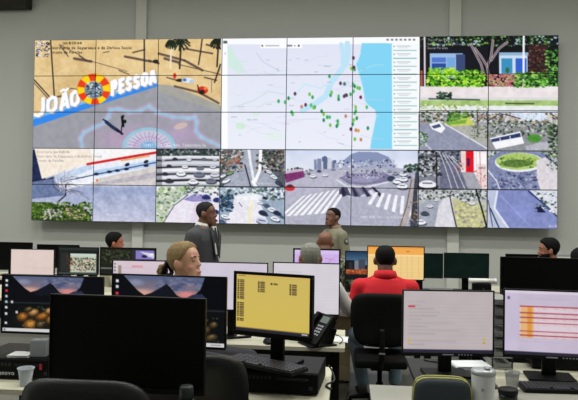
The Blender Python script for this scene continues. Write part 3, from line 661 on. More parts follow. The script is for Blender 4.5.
struct('wall_back', bx((X1-X0, 0.12, CEIL_Z), ((X0+X1)/2, YW+0.06, CEIL_Z/2)), M_WALL)
struct('wall_left', bx((0.12, YW-Y0, CEIL_Z), (X0-0.06, (YW+Y0)/2, CEIL_Z/2)), M_WALL)
struct('wall_right', bx((0.12, YW-Y0, CEIL_Z), (X1+0.06, (YW+Y0)/2, CEIL_Z/2)), M_WALL)
struct('wall_front', bx((X1-X0, 0.12, CEIL_Z), ((X0+X1)/2, Y0-0.06, CEIL_Z/2)), M_WALL)
struct('baseboard_back', bx((X1-X0, 0.015, 0.09), ((X0+X1)/2, YW-0.0075, 0.045), 0.003), mat('baseboard_paint', (150, 148, 140), 0.6, 0.04, 4))
dw = (Vector((0, YW, 0))-CAM).dot(_f)
for k, px in enumerate((139.5, 453.8)):
    x = pos(px, (Vector((pos(px, dw, 3).x, YW, 0))-CAM).dot(_f), 3.0).x
    struct('trim_%d' % (k+1), bx((0.21, 0.09, CEIL_Z), (x, YW-0.045, CEIL_Z/2), 0.006), M_RIB)
# long cable duct high on the wall and the dark unit in the upper left corner
pu = pos(4, dw, 5.5)
t = empty('wall_unit', (pu.x-0.32, YW, 5.47), 0, 'dark unit mounted high on the back wall in the upper left corner', 'wall unit')
obj('body', bx((1.2, 0.26, 0.32), (0, -0.15, 0.18), 0.03), mat('dark_olive_casing', (44, 44, 34), 0.8, 0.1, 8), t)
obj('bracket', bx((0.5, 0.03, 0.18), (0, -0.015, 0.16), 0.004), M_DGREY, t)

for i, ly in enumerate(LAMP_ROWS):
    for j, lx in enumerate(LAMP_COLS):
        t = empty('ceiling_light', (lx, ly, CEIL_Z), 0, 'white strip luminaire, %s of the ceiling row %s' % (('far left', 'second from the left', 'middle', 'second from the right', 'far right')[j], ('nearest the camera', 'at mid room', 'nearest the video wall')[i]), 'light', 'ceiling strip luminaires over the desks')
        obj('housing', bx((1.3, 0.38, 0.09), (0, 0, -0.045), 0.01), M_WHITE, t)
        obj('diffuser', bx((1.2, 0.3, 0.02), (0, 0, -0.1), 0.004), mat('opal_diffuser', (240, 240, 236), 0.5, 0.02, 5), t)

# ------------------------------------------------------------------ video wall
PW, PH = 1.21, 0.688
VZ, VY = 1.382, 11.68
vw = empty('video_wall', (0, VY, VZ), 0, 'huge video wall of forty joined displays showing cameras and a city map', 'video wall')
obj('support_frame', bx((8*PW-0.3, 0.2, 5*PH-0.2), (0, 0.23, 5*PH/2), 0.01), M_DGREY, vw)
M_VW = mat_screen('video_wall_display', 1.0, 0.4)
hs = BM(); box(hs, (0, 0.065, 0), (PW-0.002, 0.12, PH-0.002), None, 0.004, 1)
bmesh.ops.recalc_face_normals(hs, faces=hs.faces)
hme = bpy.data.meshes.new('display_panel'); hs.to_mesh(hme); hs.free(); hme.materials.append(M_BLACK2)
BEZ = 0.0065
for r in range(5):
    for c in range(8):
        p = bpy.data.objects.new('display_panel', hme); COL.objects.link(p); p.parent = vw
        p.location = ((c-3.5)*PW, 0, (4.5-r)*PH)
        u0, u1 = (c*PW+BEZ)/(8*PW), ((c+1)*PW-BEZ)/(8*PW); v0, v1 = (r*PH+BEZ)/(5*PH), ((r+1)*PH-BEZ)/(5*PH)
        me = picture_mesh('screen', PW-2*BEZ, PH-2*BEZ, 130, 74, lambda u, v: wall_colour(u0+u*(u1-u0), v0+v*(v1-v0)))
        s = link_mesh('screen', me, M_VW, p); s.location = (0, 0.003, 0)

# ------------------------------------------------------------------ furniture and equipment builders
def desk(name, label, pxl, pxr, pref, d0, d1, z=0.74, topm=None, group=None):
    yf = pos(pref, d0, z).y; depth = d1-d0
    xa = pos(pxl, d0, z).x; xb = pos(pxr, d0, z).x
    t = empty(name, ((xa+xb)/2, yf+depth/2, 0), 0, label, 'desk', group)
    w = xb-xa
    top = obj('desk_top', bx((w, depth, 0.028), (0, 0, z-0.014), 0.003), topm or M_DESK, t)
    obj('edge_band', bx((w-0.004, 0.004, 0.026), (0, -depth/2-0.001, z-0.014)), topm or M_DESKEDGE, top)
    for sx in (-1, 1):
        for sy in (-1, 1):
            obj('leg', bx((0.06, 0.05, z-0.03), (sx*(w/2-0.07), sy*(depth/2-0.06), (z-0.03)/2+0.001), 0.006), M_BLACK, t)
    obj('modesty_panel', bx((w-0.2, 0.018, 0.34), (0, depth/2-0.03, z-0.21), 0.003), M_DGREY, t)
    for sx in (-1, 1):
        obj('side_rail', bx((0.03, depth-0.17, 0.05), (sx*(w/2-0.07), 0, z-0.055), 0.004), M_BLACK, t)
    return t

def keyboard(label, loc, rz, zt=0.0, tilt=0.0, cat='keyboard', w=0.44):
    t = empty('keyboard', loc, rz, label, cat)
    t.rotation_euler = (tilt, 0, rz)
    obj('case', bx((w, 0.14, 0.018), (0, 0, 0.0095), 0.004), M_BLACK, t)
    bm = BM(); rg = random.Random(3)
    for r in range(6):
        n = 21
        for k in range(n):
            if r == 0 and 6 < k < 12:
                continue
            box(bm, (-w/2+0.018+k*(w-0.036)/(n-1), -0.055+r*0.022, 0.0225), (0.0155, 0.0165, 0.008))
    box(bm, (-0.04, -0.055, 0.0225), (0.1, 0.0165, 0.008))
    k = obj('keys', bm, mat('key_plastic', (62, 62, 66), 0.38, 0.1, 50), t); k['kind'] = 'stuff'
    obj('status_light_bar', bx((0.05, 0.006, 0.002), (w/2-0.06, 0.064, 0.0192)), M_DGREY, t)
    return t

def mouse(label, loc, rz, m=None):
    t = empty('mouse', loc, rz, label, 'mouse')
    bm = BM(); rings = []
    for i in range(9):
        f = i/8.0; y = -0.055+0.11*f; w = 0.031*math.sin(math.pi*(0.12+0.76*f))**0.5; h = 0.036*math.sin(math.pi*(0.1+0.75*f))**0.7
        rings.append([Vector((w*math.cos(a), y, max(0.0, h*math.sin(a)))) for a in [math.pi*k/10 for k in range(11)]]+[Vector((0, y, 0.0))])
    loft(bm, rings); obj('body', bm, m or M_BLACK, t, True)
    obj('scroll_wheel', bx((0.006, 0.02, 0.01), (0, 0.03, 0.03), 0.002), M_DGREY, t)
    return t

def monitor(label, pxl, pxr, pyt, pyb, d, rz=0.0, zsup=0.74, picture=None, bezel=0.012, frame=None, base='plate', badge=False, group=None, dens=1.5, chin=None, black=None):
    rz = math.radians(rz)
    frame = frame or M_BLACK
    pxm = (pxl+pxr)/2.0
    zt, zb = zrow(pxm, pyt, d), zrow(pxm, pyb, d)
    h = zt-zb
    dirv = Vector((math.cos(rz), math.sin(rz), 0)); ms = dirv.dot(_f)/dirv.dot(_R)      # both side edges stand on their own sight lines
    tl, tr_ = (pxl-289.0)/FPX, (pxr-289.0)/FPX
    dl = 2*d*(1-ms*tr_)/((1-ms*tl)+(1-ms*tr_)); dr = 2*d-dl
    w = (tr_*dr-tl*dl)/dirv.dot(_R)
    ctr = (pos(pxl, dl, (zt+zb)/2)+pos(pxr, dr, (zt+zb)/2))/2
    chin = bezel if chin is None else chin
    t = empty('monitor', (ctr.x, ctr.y, zsup), rz, label, 'monitor', group)
    zc = (zt+zb)/2-zsup
    obj('housing', bx((w-0.004, 0.026, h-0.004), (0, 0.013, zc), 0.006), frame, t)
    bm = BM()
    box(bm, (0, 0.040, zc-0.02), (w*0.62, 0.034, h*0.55), None, 0.012)
    obj('rear_cover', bm, M_BLACK2, t)
    fb = obj('bezel', BM(), frame, t)
    bm = BM()
    box(bm, (0, -0.004, zc+h/2-bezel/2), (w, 0.01, bezel), None, 0.0015, 1)
    box(bm, (0, -0.004, zc-h/2+chin/2), (w, 0.01, chin), None, 0.0015, 1)
    for s in (-1, 1): box(bm, (s*(w/2-bezel/2), -0.004, zc+(chin-bezel)/2), (bezel, 0.01, h-bezel-chin), None, 0.0015, 1)
    bm.to_mesh(fb.data); bm.free()
    sw, sh = w-2*bezel, h-bezel-chin
    sz = zc+(chin-bezel)/2
    if picture is None:
        o = obj('screen', bx((sw, 0.003, sh), (0, -0.0015, sz)), black or mat('screen_off', (5, 5, 6), 0.5, 0.05, 6, spec=0.12), t)
    else:
        wp, hp = sw/d*FPX, sh/d*FPX
        cv = picture(wp, hp); cv.blur(1)
        me = picture_mesh('screen', sw, sh, max(24, int(wp*dens)), max(16, int(hp*dens)), lambda u, v: cv.sample(cv.x0+u*(cv.x1-cv.x0), cv.y0+v*(cv.y1-cv.y0)))
        o = link_mesh('screen', me, mat_screen('monitor_display', 1.0, 0.3), t); o.location = (0, -0.0022, sz)
    if badge:
        bm = BM(); box(bm, (-0.03*0, -0.0095, zc-h/2+chin/2), (0.06, 0.001, 0.006))
        obj('badge', bm, M_SILVER, t)
        for k in range(5):
            obj('button', bx((0.009, 0.0015, 0.005), (0.06+k*0.017, -0.0095, zc-h/2+chin/2)), M_SILVER, t)
    # stand
    nz = zc-0.02
    if base == 'plate':
        obj('stand_neck', bx((0.075, 0.028, nz), (0, 0.070, nz/2+0.012), 0.006), frame, t)
        bm = BM(); box(bm, (0, 0.045, 0.008), (0.25, 0.19, 0.016), None, 0.007)
        obj('stand_base', bm, frame, t)
    elif base == 'round':
        obj('stand_neck', bx((0.06, 0.03, nz), (0, 0.070, nz/2+0.012), 0.008), frame, t)
        bm = BM(); lathe(bm, [(0.001, 0.0), (0.115, 0.0), (0.118, 0.006), (0.112, 0.014), (0.05, 0.02), (0.001, 0.021)], 28, (0, 0.05, 0))
        obj('stand_base', bm, frame, t, True)
    elif base == 'vee':
        obj('stand_neck', bx((0.05, 0.025, nz), (0, 0.070, nz/2+0.012), 0.006), frame, t)
        bm = BM()
        for s in (-1, 1):
            box(bm, (s*0.07, 0.03, 0.007), (0.17, 0.03, 0.014), Matrix.Rotation(s*0.5, 4, 'Z'), 0.004)
        box(bm, (0, 0.07, 0.008), (0.08, 0.06, 0.016), None, 0.004)
        obj('stand_base', bm, frame, t)
    return t

def computer_case(label, loc, rz, w=0.42, dpt=0.36, h=0.11, logo=None, accent=False):
    t = empty('desktop_computer', loc, rz, label, 'computer')
    obj('case', bx((w, dpt, h-0.008), (0, 0, h/2+0.004), 0.005), M_BLACK, t)
    f = obj('front_panel', bx((w-0.006, 0.012, h-0.016), (0, -dpt/2-0.004, h/2+0.004), 0.004), M_BLACK2, t)
    obj('drive_slot', bx((w*0.36, 0.004, 0.014), (w*0.22, -dpt/2-0.011, h*0.72), 0.001), M_GLOSSB, f)
    bm = BM()
    for k in range(7): box(bm, (-w*0.30+k*0.02, -dpt/2-0.0105, h*0.72), (0.012, 0.002, 0.016))
    obj('vent', bm, M_DGREY, f)
    obj('power_button', bx((0.018, 0.004, 0.018), (w*0.42, -dpt/2-0.011, h*0.35), 0.002), M_DGREY, f)
    for sx in (-1, 1):
        for sy in (-1, 1): obj('foot', bx((0.03, 0.03, 0.009), (sx*(w/2-0.04), sy*(dpt/2-0.04), 0.0045)), M_BLACK2, t)
    if accent: obj('accent_tab', bx((0.014, 0.004, 0.03), (w*0.36, -dpt/2-0.012, h*0.66), 0.001), M_RED, f)
    if logo:
        V = BM(); x = 0
        for ch in logo:
            vv, tt = glyph(ch, 0.01); k = 0.022
            vs = [V.verts.new((-0.075+x+(p[0]-vv[:, 0].min())*k/0.7, -dpt/2-0.0125, h*0.24+p[1]*k/0.7)) for p in vv]
            for a, b, c_ in tt:
                try: V.faces.new((vs[a], vs[b], vs[c_]))
                except ValueError: pass
            x += (vv[:, 0].max()-vv[:, 0].min()+0.1)*k/0.7
        obj('lettering', V, M_PRINT, f)
    return t

def office_chair(label, loc, rz, seat_h=0.46, back_top=1.02, w=0.46, arms=True, shine=False, group=None, seat_w=0.48):
    m = M_LEATHER if shine else M_FABRIC
    t = empty('office_chair', loc, rz, label, 'chair', group)      # sitter faces local +Y
    bm = BM(); box(bm, (0, 0.0, seat_h-0.04), (seat_w, 0.46, 0.075), None, 0.03, 4); obj('seat', bm, m, t, True)
    # curved backrest
    bm = BM(); zb = seat_h+0.10; hgt = back_top-zb; rows, colsn = 14, 16
    def surf(u, v, off):
        # u,v in -1..1, rounded rectangle silhouette
        e = 4.5; k = (abs(u)**e+abs(v)**e)**(1/e); k = max(k, 1e-6); mx = max(abs(u), abs(v)); s = mx/k
        x, zz = u*s*w/2*(0.94+0.06*v if v < 0 else 1.0), v*s
        y = -0.235-0.03*(zz*0.5+0.5)*1.2+0.045*(abs(u*s))**2+0.03*math.cos(zz*1.4)
        edge = max(0.0, 1-mx**6)**0.5
        return Vector((x, y+off*(0.35+0.65*edge), zb+hgt*(zz*0.5+0.5)))
    front = [[bm.verts.new(surf(-1+2*i/colsn, -1+2*j/rows, 0.03)) for i in range(colsn+1)] for j in range(rows+1)]
    back = [[bm.verts.new(surf(-1+2*i/colsn, -1+2*j/rows, -0.03)) for i in range(colsn+1)] for j in range(rows+1)]
    for j in range(rows):
        for i in range(colsn):
            bm.faces.new((front[j][i], front[j][i+1], front[j+1][i+1], front[j+1][i])); bm.faces.new((back[j][i], back[j+1][i], back[j+1][i+1], back[j][i+1]))
    for i in range(colsn):
        bm.faces.new((front[0][i+1], front[0][i], back[0][i], back[0][i+1])); bm.faces.new((front[rows][i], front[rows][i+1], back[rows][i+1], back[rows][i]))
    for j in range(rows):
        bm.faces.new((front[j][0], front[j+1][0], back[j+1][0], back[j][0])); bm.faces.new((front[j+1][colsn], front[j][colsn], back[j][colsn], back[j+1][colsn]))
    obj('backrest', bm, m, t, True)
    bm = BM(); tube(bm, curve_pts([(0, -0.05, seat_h-0.08), (0, -0.22, seat_h-0.06), (0, -0.29, seat_h+0.06), (0, -0.275, seat_h+0.25)], 16), 0.022, 8)
    sp = obj('back_support', bm, M_BLACK, t, True)
    obj('emblem', bx((0.05, 0.004, 0.012), (0, -0.312, seat_h+0.065), 0.001), M_SILVER, sp)
    obj('tilt_mechanism', bx((0.16, 0.22, 0.04), (0, 0, seat_h-0.1), 0.01), M_BLACK2, t)
    bm = BM(); lathe(bm, [(0.001, 0.09), (0.03, 0.09), (0.03, seat_h-0.24), (0.02, seat_h-0.235), (0.02, seat_h-0.115), (0.001, seat_h-0.115)], 16)
    obj('gas_column', bm, M_BLACK, t, True)
    for k in range(5):
        a = 2*math.pi*k/5+math.pi/2; dx, dy = math.cos(a), math.sin(a)
        bm = BM(); tube(bm, [(dx*0.02, dy*0.02, 0.115), (dx*0.15, dy*0.15, 0.1), (dx*0.26, dy*0.26, 0.075)], [0.026, 0.021, 0.015], 8)
        lg = obj('base_leg', bm, M_BLACK, t, True)
        bm = BM()
        for s in (-1, 1):
            cx, cy = dx*0.26-dy*0.016*s, dy*0.26+dx*0.016*s
            capsule(bm, (cx+dy*0.006, cy-dx*0.006, 0.029), (cx-dy*0.006, cy+dx*0.006, 0.029), 0.028, 0.028, 12, 2)
        obj('caster', bm, M_BLACK2, lg, True)
    if arms:
        for s in (-1, 1):
            bm = BM(); tube(bm, curve_pts([(s*0.2, -0.02, seat_h-0.075), (s*0.27, -0.02, seat_h-0.05), (s*0.275, -0.02, seat_h+0.1), (s*0.275, -0.02, seat_h+0.19)], 12), 0.015, 8)
            ar = obj('armrest', bm, M_BLACK, t, True)
            obj('arm_pad', bx((0.06, 0.24, 0.03), (s*0.275, -0.01, seat_h+0.2), 0.012), M_BLACK2, ar)
    return t

def cup(label, loc, r=0.037, h=0.095, m=None):
    t = empty('plastic_cup', loc, 0, label, 'cup')
    bm = BM(); n = 24
    outer = [(r*0.70, 0.0), (r*0.74, h*0.3), (r*0.88, h*0.7), (r*0.97, h*0.95), (r*1.04, h*0.96), (r*1.04, h)]
    inner = [(r*0.99, h), (r*0.94, h*0.94), (r*0.84, h*0.7), (r*0.70, h*0.3), (r*0.66, 0.004)]
    lathe(bm, [(0.001, 0.0)]+outer+inner+[(0.001, 0.004)], n)
    obj('cup_wall', bm, m, t, True)
    bm = BM(); lathe(bm, [(r*1.0, h-0.002), (r*1.06, h-0.002), (r*1.06, h+0.002), (r*1.0, h+0.002)], n)
    for f in list(bm.faces):
        if len(f.verts) > 4: bm.faces.remove(f)
    obj('rim', bm, m, t, True)
    return t

# ------------------------------------------------------------------ people
def remeshed(name, bm, voxel, it, m, parent):
    bmesh.ops.recalc_face_normals(bm, faces=bm.faces)
    me = bpy.data.meshes.new('tmp'); bm.to_mesh(me); bm.free()
    o = bpy.data.objects.new('tmp', me); COL.objects.link(o)
    r = o.modifiers.new('r', 'REMESH'); r.mode = 'VOXEL'; r.voxel_size = voxel
    s = o.modifiers.new('s', 'SMOOTH'); s.factor = 0.5; s.iterations = it
    bpy.context.view_layer.update()
    dg = bpy.context.evaluated_depsgraph_get()
    nm = bpy.data.meshes.new_from_object(o.evaluated_get(dg)); nm.name = name
    bpy.data.objects.remove(o); bpy.data.meshes.remove(me)
    return link_mesh(name, nm, m, parent, True)

HEAD = [(-.118, .022, .080, .046), (-.108, .036, .089, .02), (-.088, .049, .093, -.012), (-.06, .057, .090, -.045), (-.03, .064, .087, -.068), (0, .070, .085, -.087), (.03, .0745, .088, -.097), (.06, .073, .085, -.097), (.085, .064, .068, -.086), (.105, .046, .042, -.062), (.117, .02, .012, -.032)]
def head_ring(z, hw, fr, bk, off=0.0, n=28):
    cy = (fr+bk)/2; hy = (fr-bk)/2
    pts = []
    for k in range(n):
        a = 2*math.pi*k/n; co, si = math.cos(a), math.sin(a)
        e = 2.25
        r = (abs(co)**e+abs(si)**e)**(-1/e)
        pts.append(Vector((co*r*(hw+off), cy+si*r*(hy+off), z)))
    return pts
def head_interp(z):
    H = HEAD
    if z <= H[0][0]: return H[0][1:]
    for a, b in zip(H[:-1], H[1:]):
        if z <= b[0]:
            t = (z-a[0])/(b[0]-a[0]); return tuple(a[i]*(1-t)+b[i]*t for i in (1, 2, 3))
    return H[-1][1:]

def person(label, px, d, rz, seated=True, top=246, build=1.0, skin=(150, 104, 80), shirt=None, pants=None, shoes=None,
           hair=None, hair_col=(22, 20, 20), sleeve='long', lean=0.05, head_yaw=0.0, head_pitch=0.0, arms=None, beard=False,
           jacket=False, legs_at=None, collar_h=None, collar=None, female=False, face=True, patch=False, group=None):
    top = zrow(px, top, d)
    base = pos(px, d, top-0.12)
    rzr = math.radians(rz)
    t = empty('person', (base.x, base.y, 0), rzr, label, 'person', group)
    NH = 0.50*1.0
    if seated:
        seat_h = top-0.832; hz = seat_h+0.10
    else:
        hz = top-0.732
    f = build*(0.92 if female else 1.0)
    def U(p):
        x, y, z = p; c, s = math.cos(lean), math.sin(lean)
        return Vector((x, y*c+z*s, hz-y*s+z*c))
    TOR = [(-.10, .155, .115), (-.02, .175, .122), (.10, .158, .112), (.24, .168, .118), (.34, .180, .116), (.40, .158, .1), (.46, .108, .078), (.505, .066, .058)]
    def torso(bm, off, zlo=-.10, zhi=.51, flare=0.0):
        rings = []
        for z, rx, ry in TOR:
            if z < zlo-1e-6 or z > zhi: continue
            rings.append([U((math.cos(2*math.pi*q/24)*(rx*f+off+flare*max(0, .05-z)), math.sin(2*math.pi*q/24)*(ry*build+off)-0.005, z)) for q in range(24)])
        loft(bm, rings)
    sw = 0.185*f
    A = arms or {}
    arm = {}
    for s in (-1, 1):
        S = U((s*sw, -0.005, (.372 if jacket else .378)))
        if s in A: E, Wr = [Vector(q) for q in A[s]]
        elif seated: E, Wr = U((s*(sw+.055), .06, .14)), U((s*(sw-.02), .31, .10))
        else: E, Wr = U((s*(sw+.05), -.03, .125)), U((s*(sw+.045), .09, -.13))
        arm[s] = (S, E, Wr)
    legs = {}
    for s in (-1, 1):
        if seated: legs[s] = (Vector((s*.09*f, .02, hz-.0)), Vector((s*.12, .44, hz-.015)), Vector((s*.125, .42, .09)), Vector((s*.14, .58, .035)))
        else: legs[s] = (Vector((s*.09*f, 0, hz-.02)), Vector((s*.1, .03, hz*.53)), Vector((s*.1, -.02, .09)), Vector((s*.125, .15, .035)))
    if legs_at:
        for s, kn, an, to in legs_at: legs[s] = (legs[s][0], Vector(kn), Vector(an), Vector(to))
    # body: torso, neck, limbs, hands, head in one continuous skin
    bm = BM(); torso(bm, 0.0)
    Hc = U((0, 0.024, .606))
    HM = Matrix.Translation(Hc) @ Matrix.Scale(1.06, 4) @ Matrix.Rotation(math.radians(head_yaw), 4, 'Z') @ Matrix.Rotation(-math.radians(head_pitch)-lean*0.5, 4, 'X')
    capsule(bm, U((0, -.01, .45)), HM @ Vector((0, -.02, -.05)), (.054 if female else .068)*build**.5, (.05 if female else .06)*build**.5)
    for s in (-1, 1): capsule(bm, U((s*.03, -.022, .465)), U((s*.14*f, -.015, .41)), .04, .042)
    loft(bm, [[HM @ p for p in head_ring(*h)] for h in HEAD])
    capsule(bm, HM @ Vector((0, .082, .022)), HM @ Vector((0, .100, -.018)), .008, .0125, 10, 3)
    for s in (-1, 1):
        ellipsoid(bm, HM @ Vector((s*.081, -.008, -.004)), (.0145, .022, .034), HM.to_3x3().to_4x4() @ Matrix.Rotation(s*0.35, 4, 'Z'))
        ellipsoid(bm, HM @ Vector((s*.013, .093, -.022)), (.009, .01, .008))
        ellipsoid(bm, HM @ Vector((s*.032, .077, .03)), (.022, .010, .007))
        ellipsoid(bm, HM @ Vector((s*.040, .058, -.03)), (.02, .018, .02))
    ellipsoid(bm, HM @ Vector((0, .09, -.058)), (.024, .011, .006)); ellipsoid(bm, HM @ Vector((0, .089, -.067)), (.021, .011, .006)); ellipsoid(bm, HM @ Vector((0, .08, -.1)), (.022, .016, .014))
    for s in (-1, 1):
        S, E, Wr = arm[s]
        capsule(bm, U((s*.09, -.005, .40)), S, .055, .052*build); capsule(bm, S, E, .05*build, .04); capsule(bm, E, Wr, .041, .028)
        dr = (Wr-E).normalized(); side = dr.cross(Vector((0, 0, 1)))
        if side.length < 0.2: side = Vector((0, 1, 0)).cross(dr)
        side.normalize(); nrm = side.cross(dr).normalized()
        if nrm.z < 0: nrm = -nrm
        for q in range(3): capsule(bm, Wr+dr*.01+side*(q-1)*.018, Wr+dr*.085+side*(q-1)*.023, .014, .012, 10, 3)
        for q, L in enumerate((.062, .078, .084, .074)):
            o = (q-1.5)*.0215; b0 = Wr+dr*.085+side*o; b1 = b0+dr*L*.5-nrm*.006+side*o*.1; b2 = b1+dr*L*.42-nrm*.022
            capsule(bm, b0, b1, .0100, .0092, 8, 2); capsule(bm, b1, b2, .0092, .0080, 8, 2)
        ts = -s if True else s
        inner = side if side.dot(Vector((-s, 0, 0))) > 0 else -side
        b0 = Wr+dr*.03+inner*.026; b1 = b0+dr*.035+inner*.026-nrm*.006; b2 = b1+dr*.032+inner*.006-nrm*.008
        capsule(bm, b0, b1, .0125, .0105, 8, 2); capsule(bm, b1, b2, .0105, .0085, 8, 2)
        h, kn, an, toe = legs[s]
        capsule(bm, h, kn, .078*build, .052); capsule(bm, kn, an, .054, .036); capsule(bm, an+Vector((0, -.02, -.03)), toe, .036, .028)
    SK = mat('skin_%d_%d_%d' % skin, skin, 0.5, 0.07, 18)
    body = remeshed('body', bm, 0.0085, 3, SK, t)
    # upper garment
    off = 0.03 if jacket else 0.016
    bm = BM(); torso(bm, off, -.10, .48)
    if jacket:
        loft(bm, [[U((math.cos(2*math.pi*q/24)*rx*f, math.sin(2*math.pi*q/24)*ry, z)) for q in range(24)] for z, rx, ry in ((-.24, .212, .165), (-.1, .2, .155), (.02, .195, .145))])
    for s in (-1, 1):
        S, E, Wr = arm[s]
        capsule(bm, U((s*.08, -.005, .405)), S, .055+off*.7, .053*build+off*.7)
        if sleeve == 'long':
            capsule(bm, S, E, .052*build+off, .043+off); W2 = E+(Wr-E)*0.93
            capsule(bm, E, W2, .043+off, .030+off*.9)
        else:
            E2 = S+(E-S)*0.72; capsule(bm, S, E2, .054*build+off, .05+off)
    for s in (-1, 1): capsule(bm, U((s*.04, -.022, .452)), U((s*.14*f, -.015, .395)), .044+off*.5, .045+off*.6)
    g = remeshed('jacket' if jacket else 'shirt', bm, 0.011, 3, shirt, t)
    # collar: band round the neck, open at the throat
    cm = collar or shirt; CH = collar_h or (.52 if jacket else .505)
    bm = BM(); n = 22
    lo, hi = [], []
    for q in range(n+1):
        a = math.radians(112+316*q/n); c_, s_ = math.cos(a), math.sin(a)
        cr = .012 if build > 1.1 else 0.0; lo.append((U((c_*(.098+cr), s_*(.092+cr)-.010, .455)), U((c_*.075, s_*.07-.010, .455)))); hi.append((U((c_*(.078+cr), s_*(.076+cr)-.006, CH+(-s_)*.014)), U((c_*(.07+cr), s_*(.068+cr)-.006, CH+(-s_)*.014))))
    rings = [[lo[q][0], hi[q][0], hi[q][1], lo[q][1]] for q in range(n+1)]
    loft(bm, rings); obj('collar', bm, cm, g, True)
    if jacket:
        for s in (-1, 1):                        # lapels and tie on the chest
            bm = BM()
            P = [U((s*.06, .108, .485)), U((s*.10, .150, .38)), U((s*.04, .176, .15)), U((s*.012, .178, .18)), U((s*.034, .150, .42))]
            vs = [bm.verts.new(p) for p in P]; v2 = [bm.verts.new(p+Vector((0, .008, 0))) for p in P]
            bm.faces.new(vs); bm.faces.new(list(reversed(v2)))
            for q in range(5): bm.faces.new((vs[q], vs[(q+1) % 5], v2[(q+1) % 5], v2[q]))
            obj('lapel', bm, shirt, g)
        bm = BM(); P = [(-.04, .112, .485), (.04, .112, .485), (.05, .172, .2), (-.05, .172, .2)]
        vs = [bm.verts.new(U(p)) for p in P]; v2 = [bm.verts.new(U(p)+Vector((0, .012, 0))) for p in P]
        bm.faces.new(vs); bm.faces.new(list(reversed(v2)))
        for q in range(4): bm.faces.new((vs[q], vs[(q+1) % 4], v2[(q+1) % 4], v2[q]))
        obj('shirt_front', bm, cm, t)
        bm = BM(); P = [(-.014, .128, .47), (.014, .128, .47), (.03, .186, .21), (0, .187, .18), (-.03, .186, .21)]
        vs = [bm.verts.new(U(p)) for p in P]; v2 = [bm.verts.new(U(p)+Vector((0, .006, 0))) for p in P]
        bm.faces.new(vs); bm.faces.new(list(reversed(v2)))
        for q in range(5): bm.faces.new((vs[q], vs[(q+1) % 5], v2[(q+1) % 5], v2[q]))
        obj('tie', bm, mat('dark_tie', (26, 26, 34), 0.6, 0.1, 40), t)
    if patch:
        for s in (-1, 1):
            S, E, Wr = arm[s]; c_ = S+(E-S)*0.28+Vector((s*.071, 0, .0))
            bm = BM(); ellipsoid(bm, c_, (.008, .034, .04)); o = obj('sleeve_patch', bm, mat('patch_rim', (40, 42, 40), 0.8, 0.1, 40), g, True)
            bm = BM(); ellipsoid(bm, c_+Vector((s*.006, 0, 0)), (.004, .022, .026)); obj('patch_emblem', bm, mat('patch_emblem', (150, 150, 140), 0.8, 0.2, 60), o, True)
    # trousers, shoes
    if pants is not None:
        bm = BM(); torso(bm, 0.012, -.10, .12)
        for s in (-1, 1):
            h, kn, an, toe = legs[s]
            capsule(bm, h, kn, .092*build, .07); capsule(bm, kn, an+(kn-an)*.06, .069, .06)
        remeshed('trousers', bm, 0.012, 3, pants, t)
        for s in (-1, 1):
            h, kn, an, toe = legs[s]
            bm = BM(); hd = Vector((an.x, an.y, 0)); rings = []
            dvec = Vector((toe.x-an.x, toe.y-an.y, 0)).normalized(); sd = Vector((dvec.y, -dvec.x, 0))
            for u, w_, hh_ in ((-.07, .022, .05), (-.06, .034, .085), (0, .038, .09), (.07, .044, .07), (.14, .047, .055), (.19, .038, .042), (.21, .016, .03)):
                c_ = hd+dvec*u
                rings.append([c_+sd*(w_*math.cos(a))+Vector((0, 0, max(0.001, hh_*math.sin(a)))) for a in [math.pi*q/8 for q in range(9)]]+[c_+Vector((0, 0, .001))])
            loft(bm, rings); sh = obj('shoe', bm, shoes or mat('black_shoe', (24, 24, 26), 0.45, 0.1, 30), t, True)
            obj('sole', bx((.088, .27, .016), (hd.x+dvec.x*.07, hd.y+dvec.y*.07, .009), .006, Matrix.Rotation(math.atan2(-dvec.x, dvec.y), 4, 'Z')), mat('rubber_sole', (60, 58, 56), 0.8, 0.1, 30), sh)
    # hair
    HM_ = mat('hair_%d_%d_%d' % hair_col, hair_col, 0.8, 0.45, 70, bump=0.3, spec=0.15)
    if hair:
        off = {'short': .006, 'full': .016, 'pulled': .013}[hair]
        LINE = {'short': ((0, .074), (30, .070), (50, .052), (66, .030), (82, -.012), (92, .022), (108, .012), (122, -.03), (150, -.055), (180, -.06)),
                'full': ((0, .070), (30, .066), (50, .05), (66, .022), (80, -.03), (92, .012), (108, .004), (122, -.045), (150, -.075), (180, -.08)),
                'pulled': ((0, .084), (25, .080), (42, .064), (58, .040), (72, .012), (84, .0), (95, .004), (110, -.02), (125, -.04), (150, -.06), (180, -.065))}[hair]
        def hairline(x, y):
            th = abs(math.degrees(math.atan2(x, y+.005)))
            for (a0, l0), (a1, l1) in zip(LINE[:-1], LINE[1:]):
                if th <= a1: return l0+(l1-l0)*(th-a0)/(a1-a0)
            return LINE[-1][1]
        bm = BM(); rows, cols_ = 40, 56; rings = []
        for j in range(rows+1):
            z = -.1+(.117+.1)*j/rows; hw, fr, bk = head_interp(z)
            r0 = head_ring(z, hw, fr, bk, 0.0, cols_); r1 = head_ring(z, hw, fr, bk, 0.01, cols_); ring = []
            for p0, p1 in zip(r0, r1):
                t_ = min(1.0, max(0.0, (z-hairline(p0.x, p0.y)+.004)/.03)); t_ = t_*t_*(3-2*t_)
                o_ = -.008+(off+.008)*t_
                rip = .0012*math.sin(28*math.atan2(p0.x, p0.y)+60*z)*t_
                ring.append(HM @ (p0+(p1-p0)/.01*(o_+rip)+Vector((0, 0, off*max(0, (z-.05)/.06)))))
            rings.append(ring)
        loft(bm, rings); ho = obj('hair', bm, HM_, t, True)
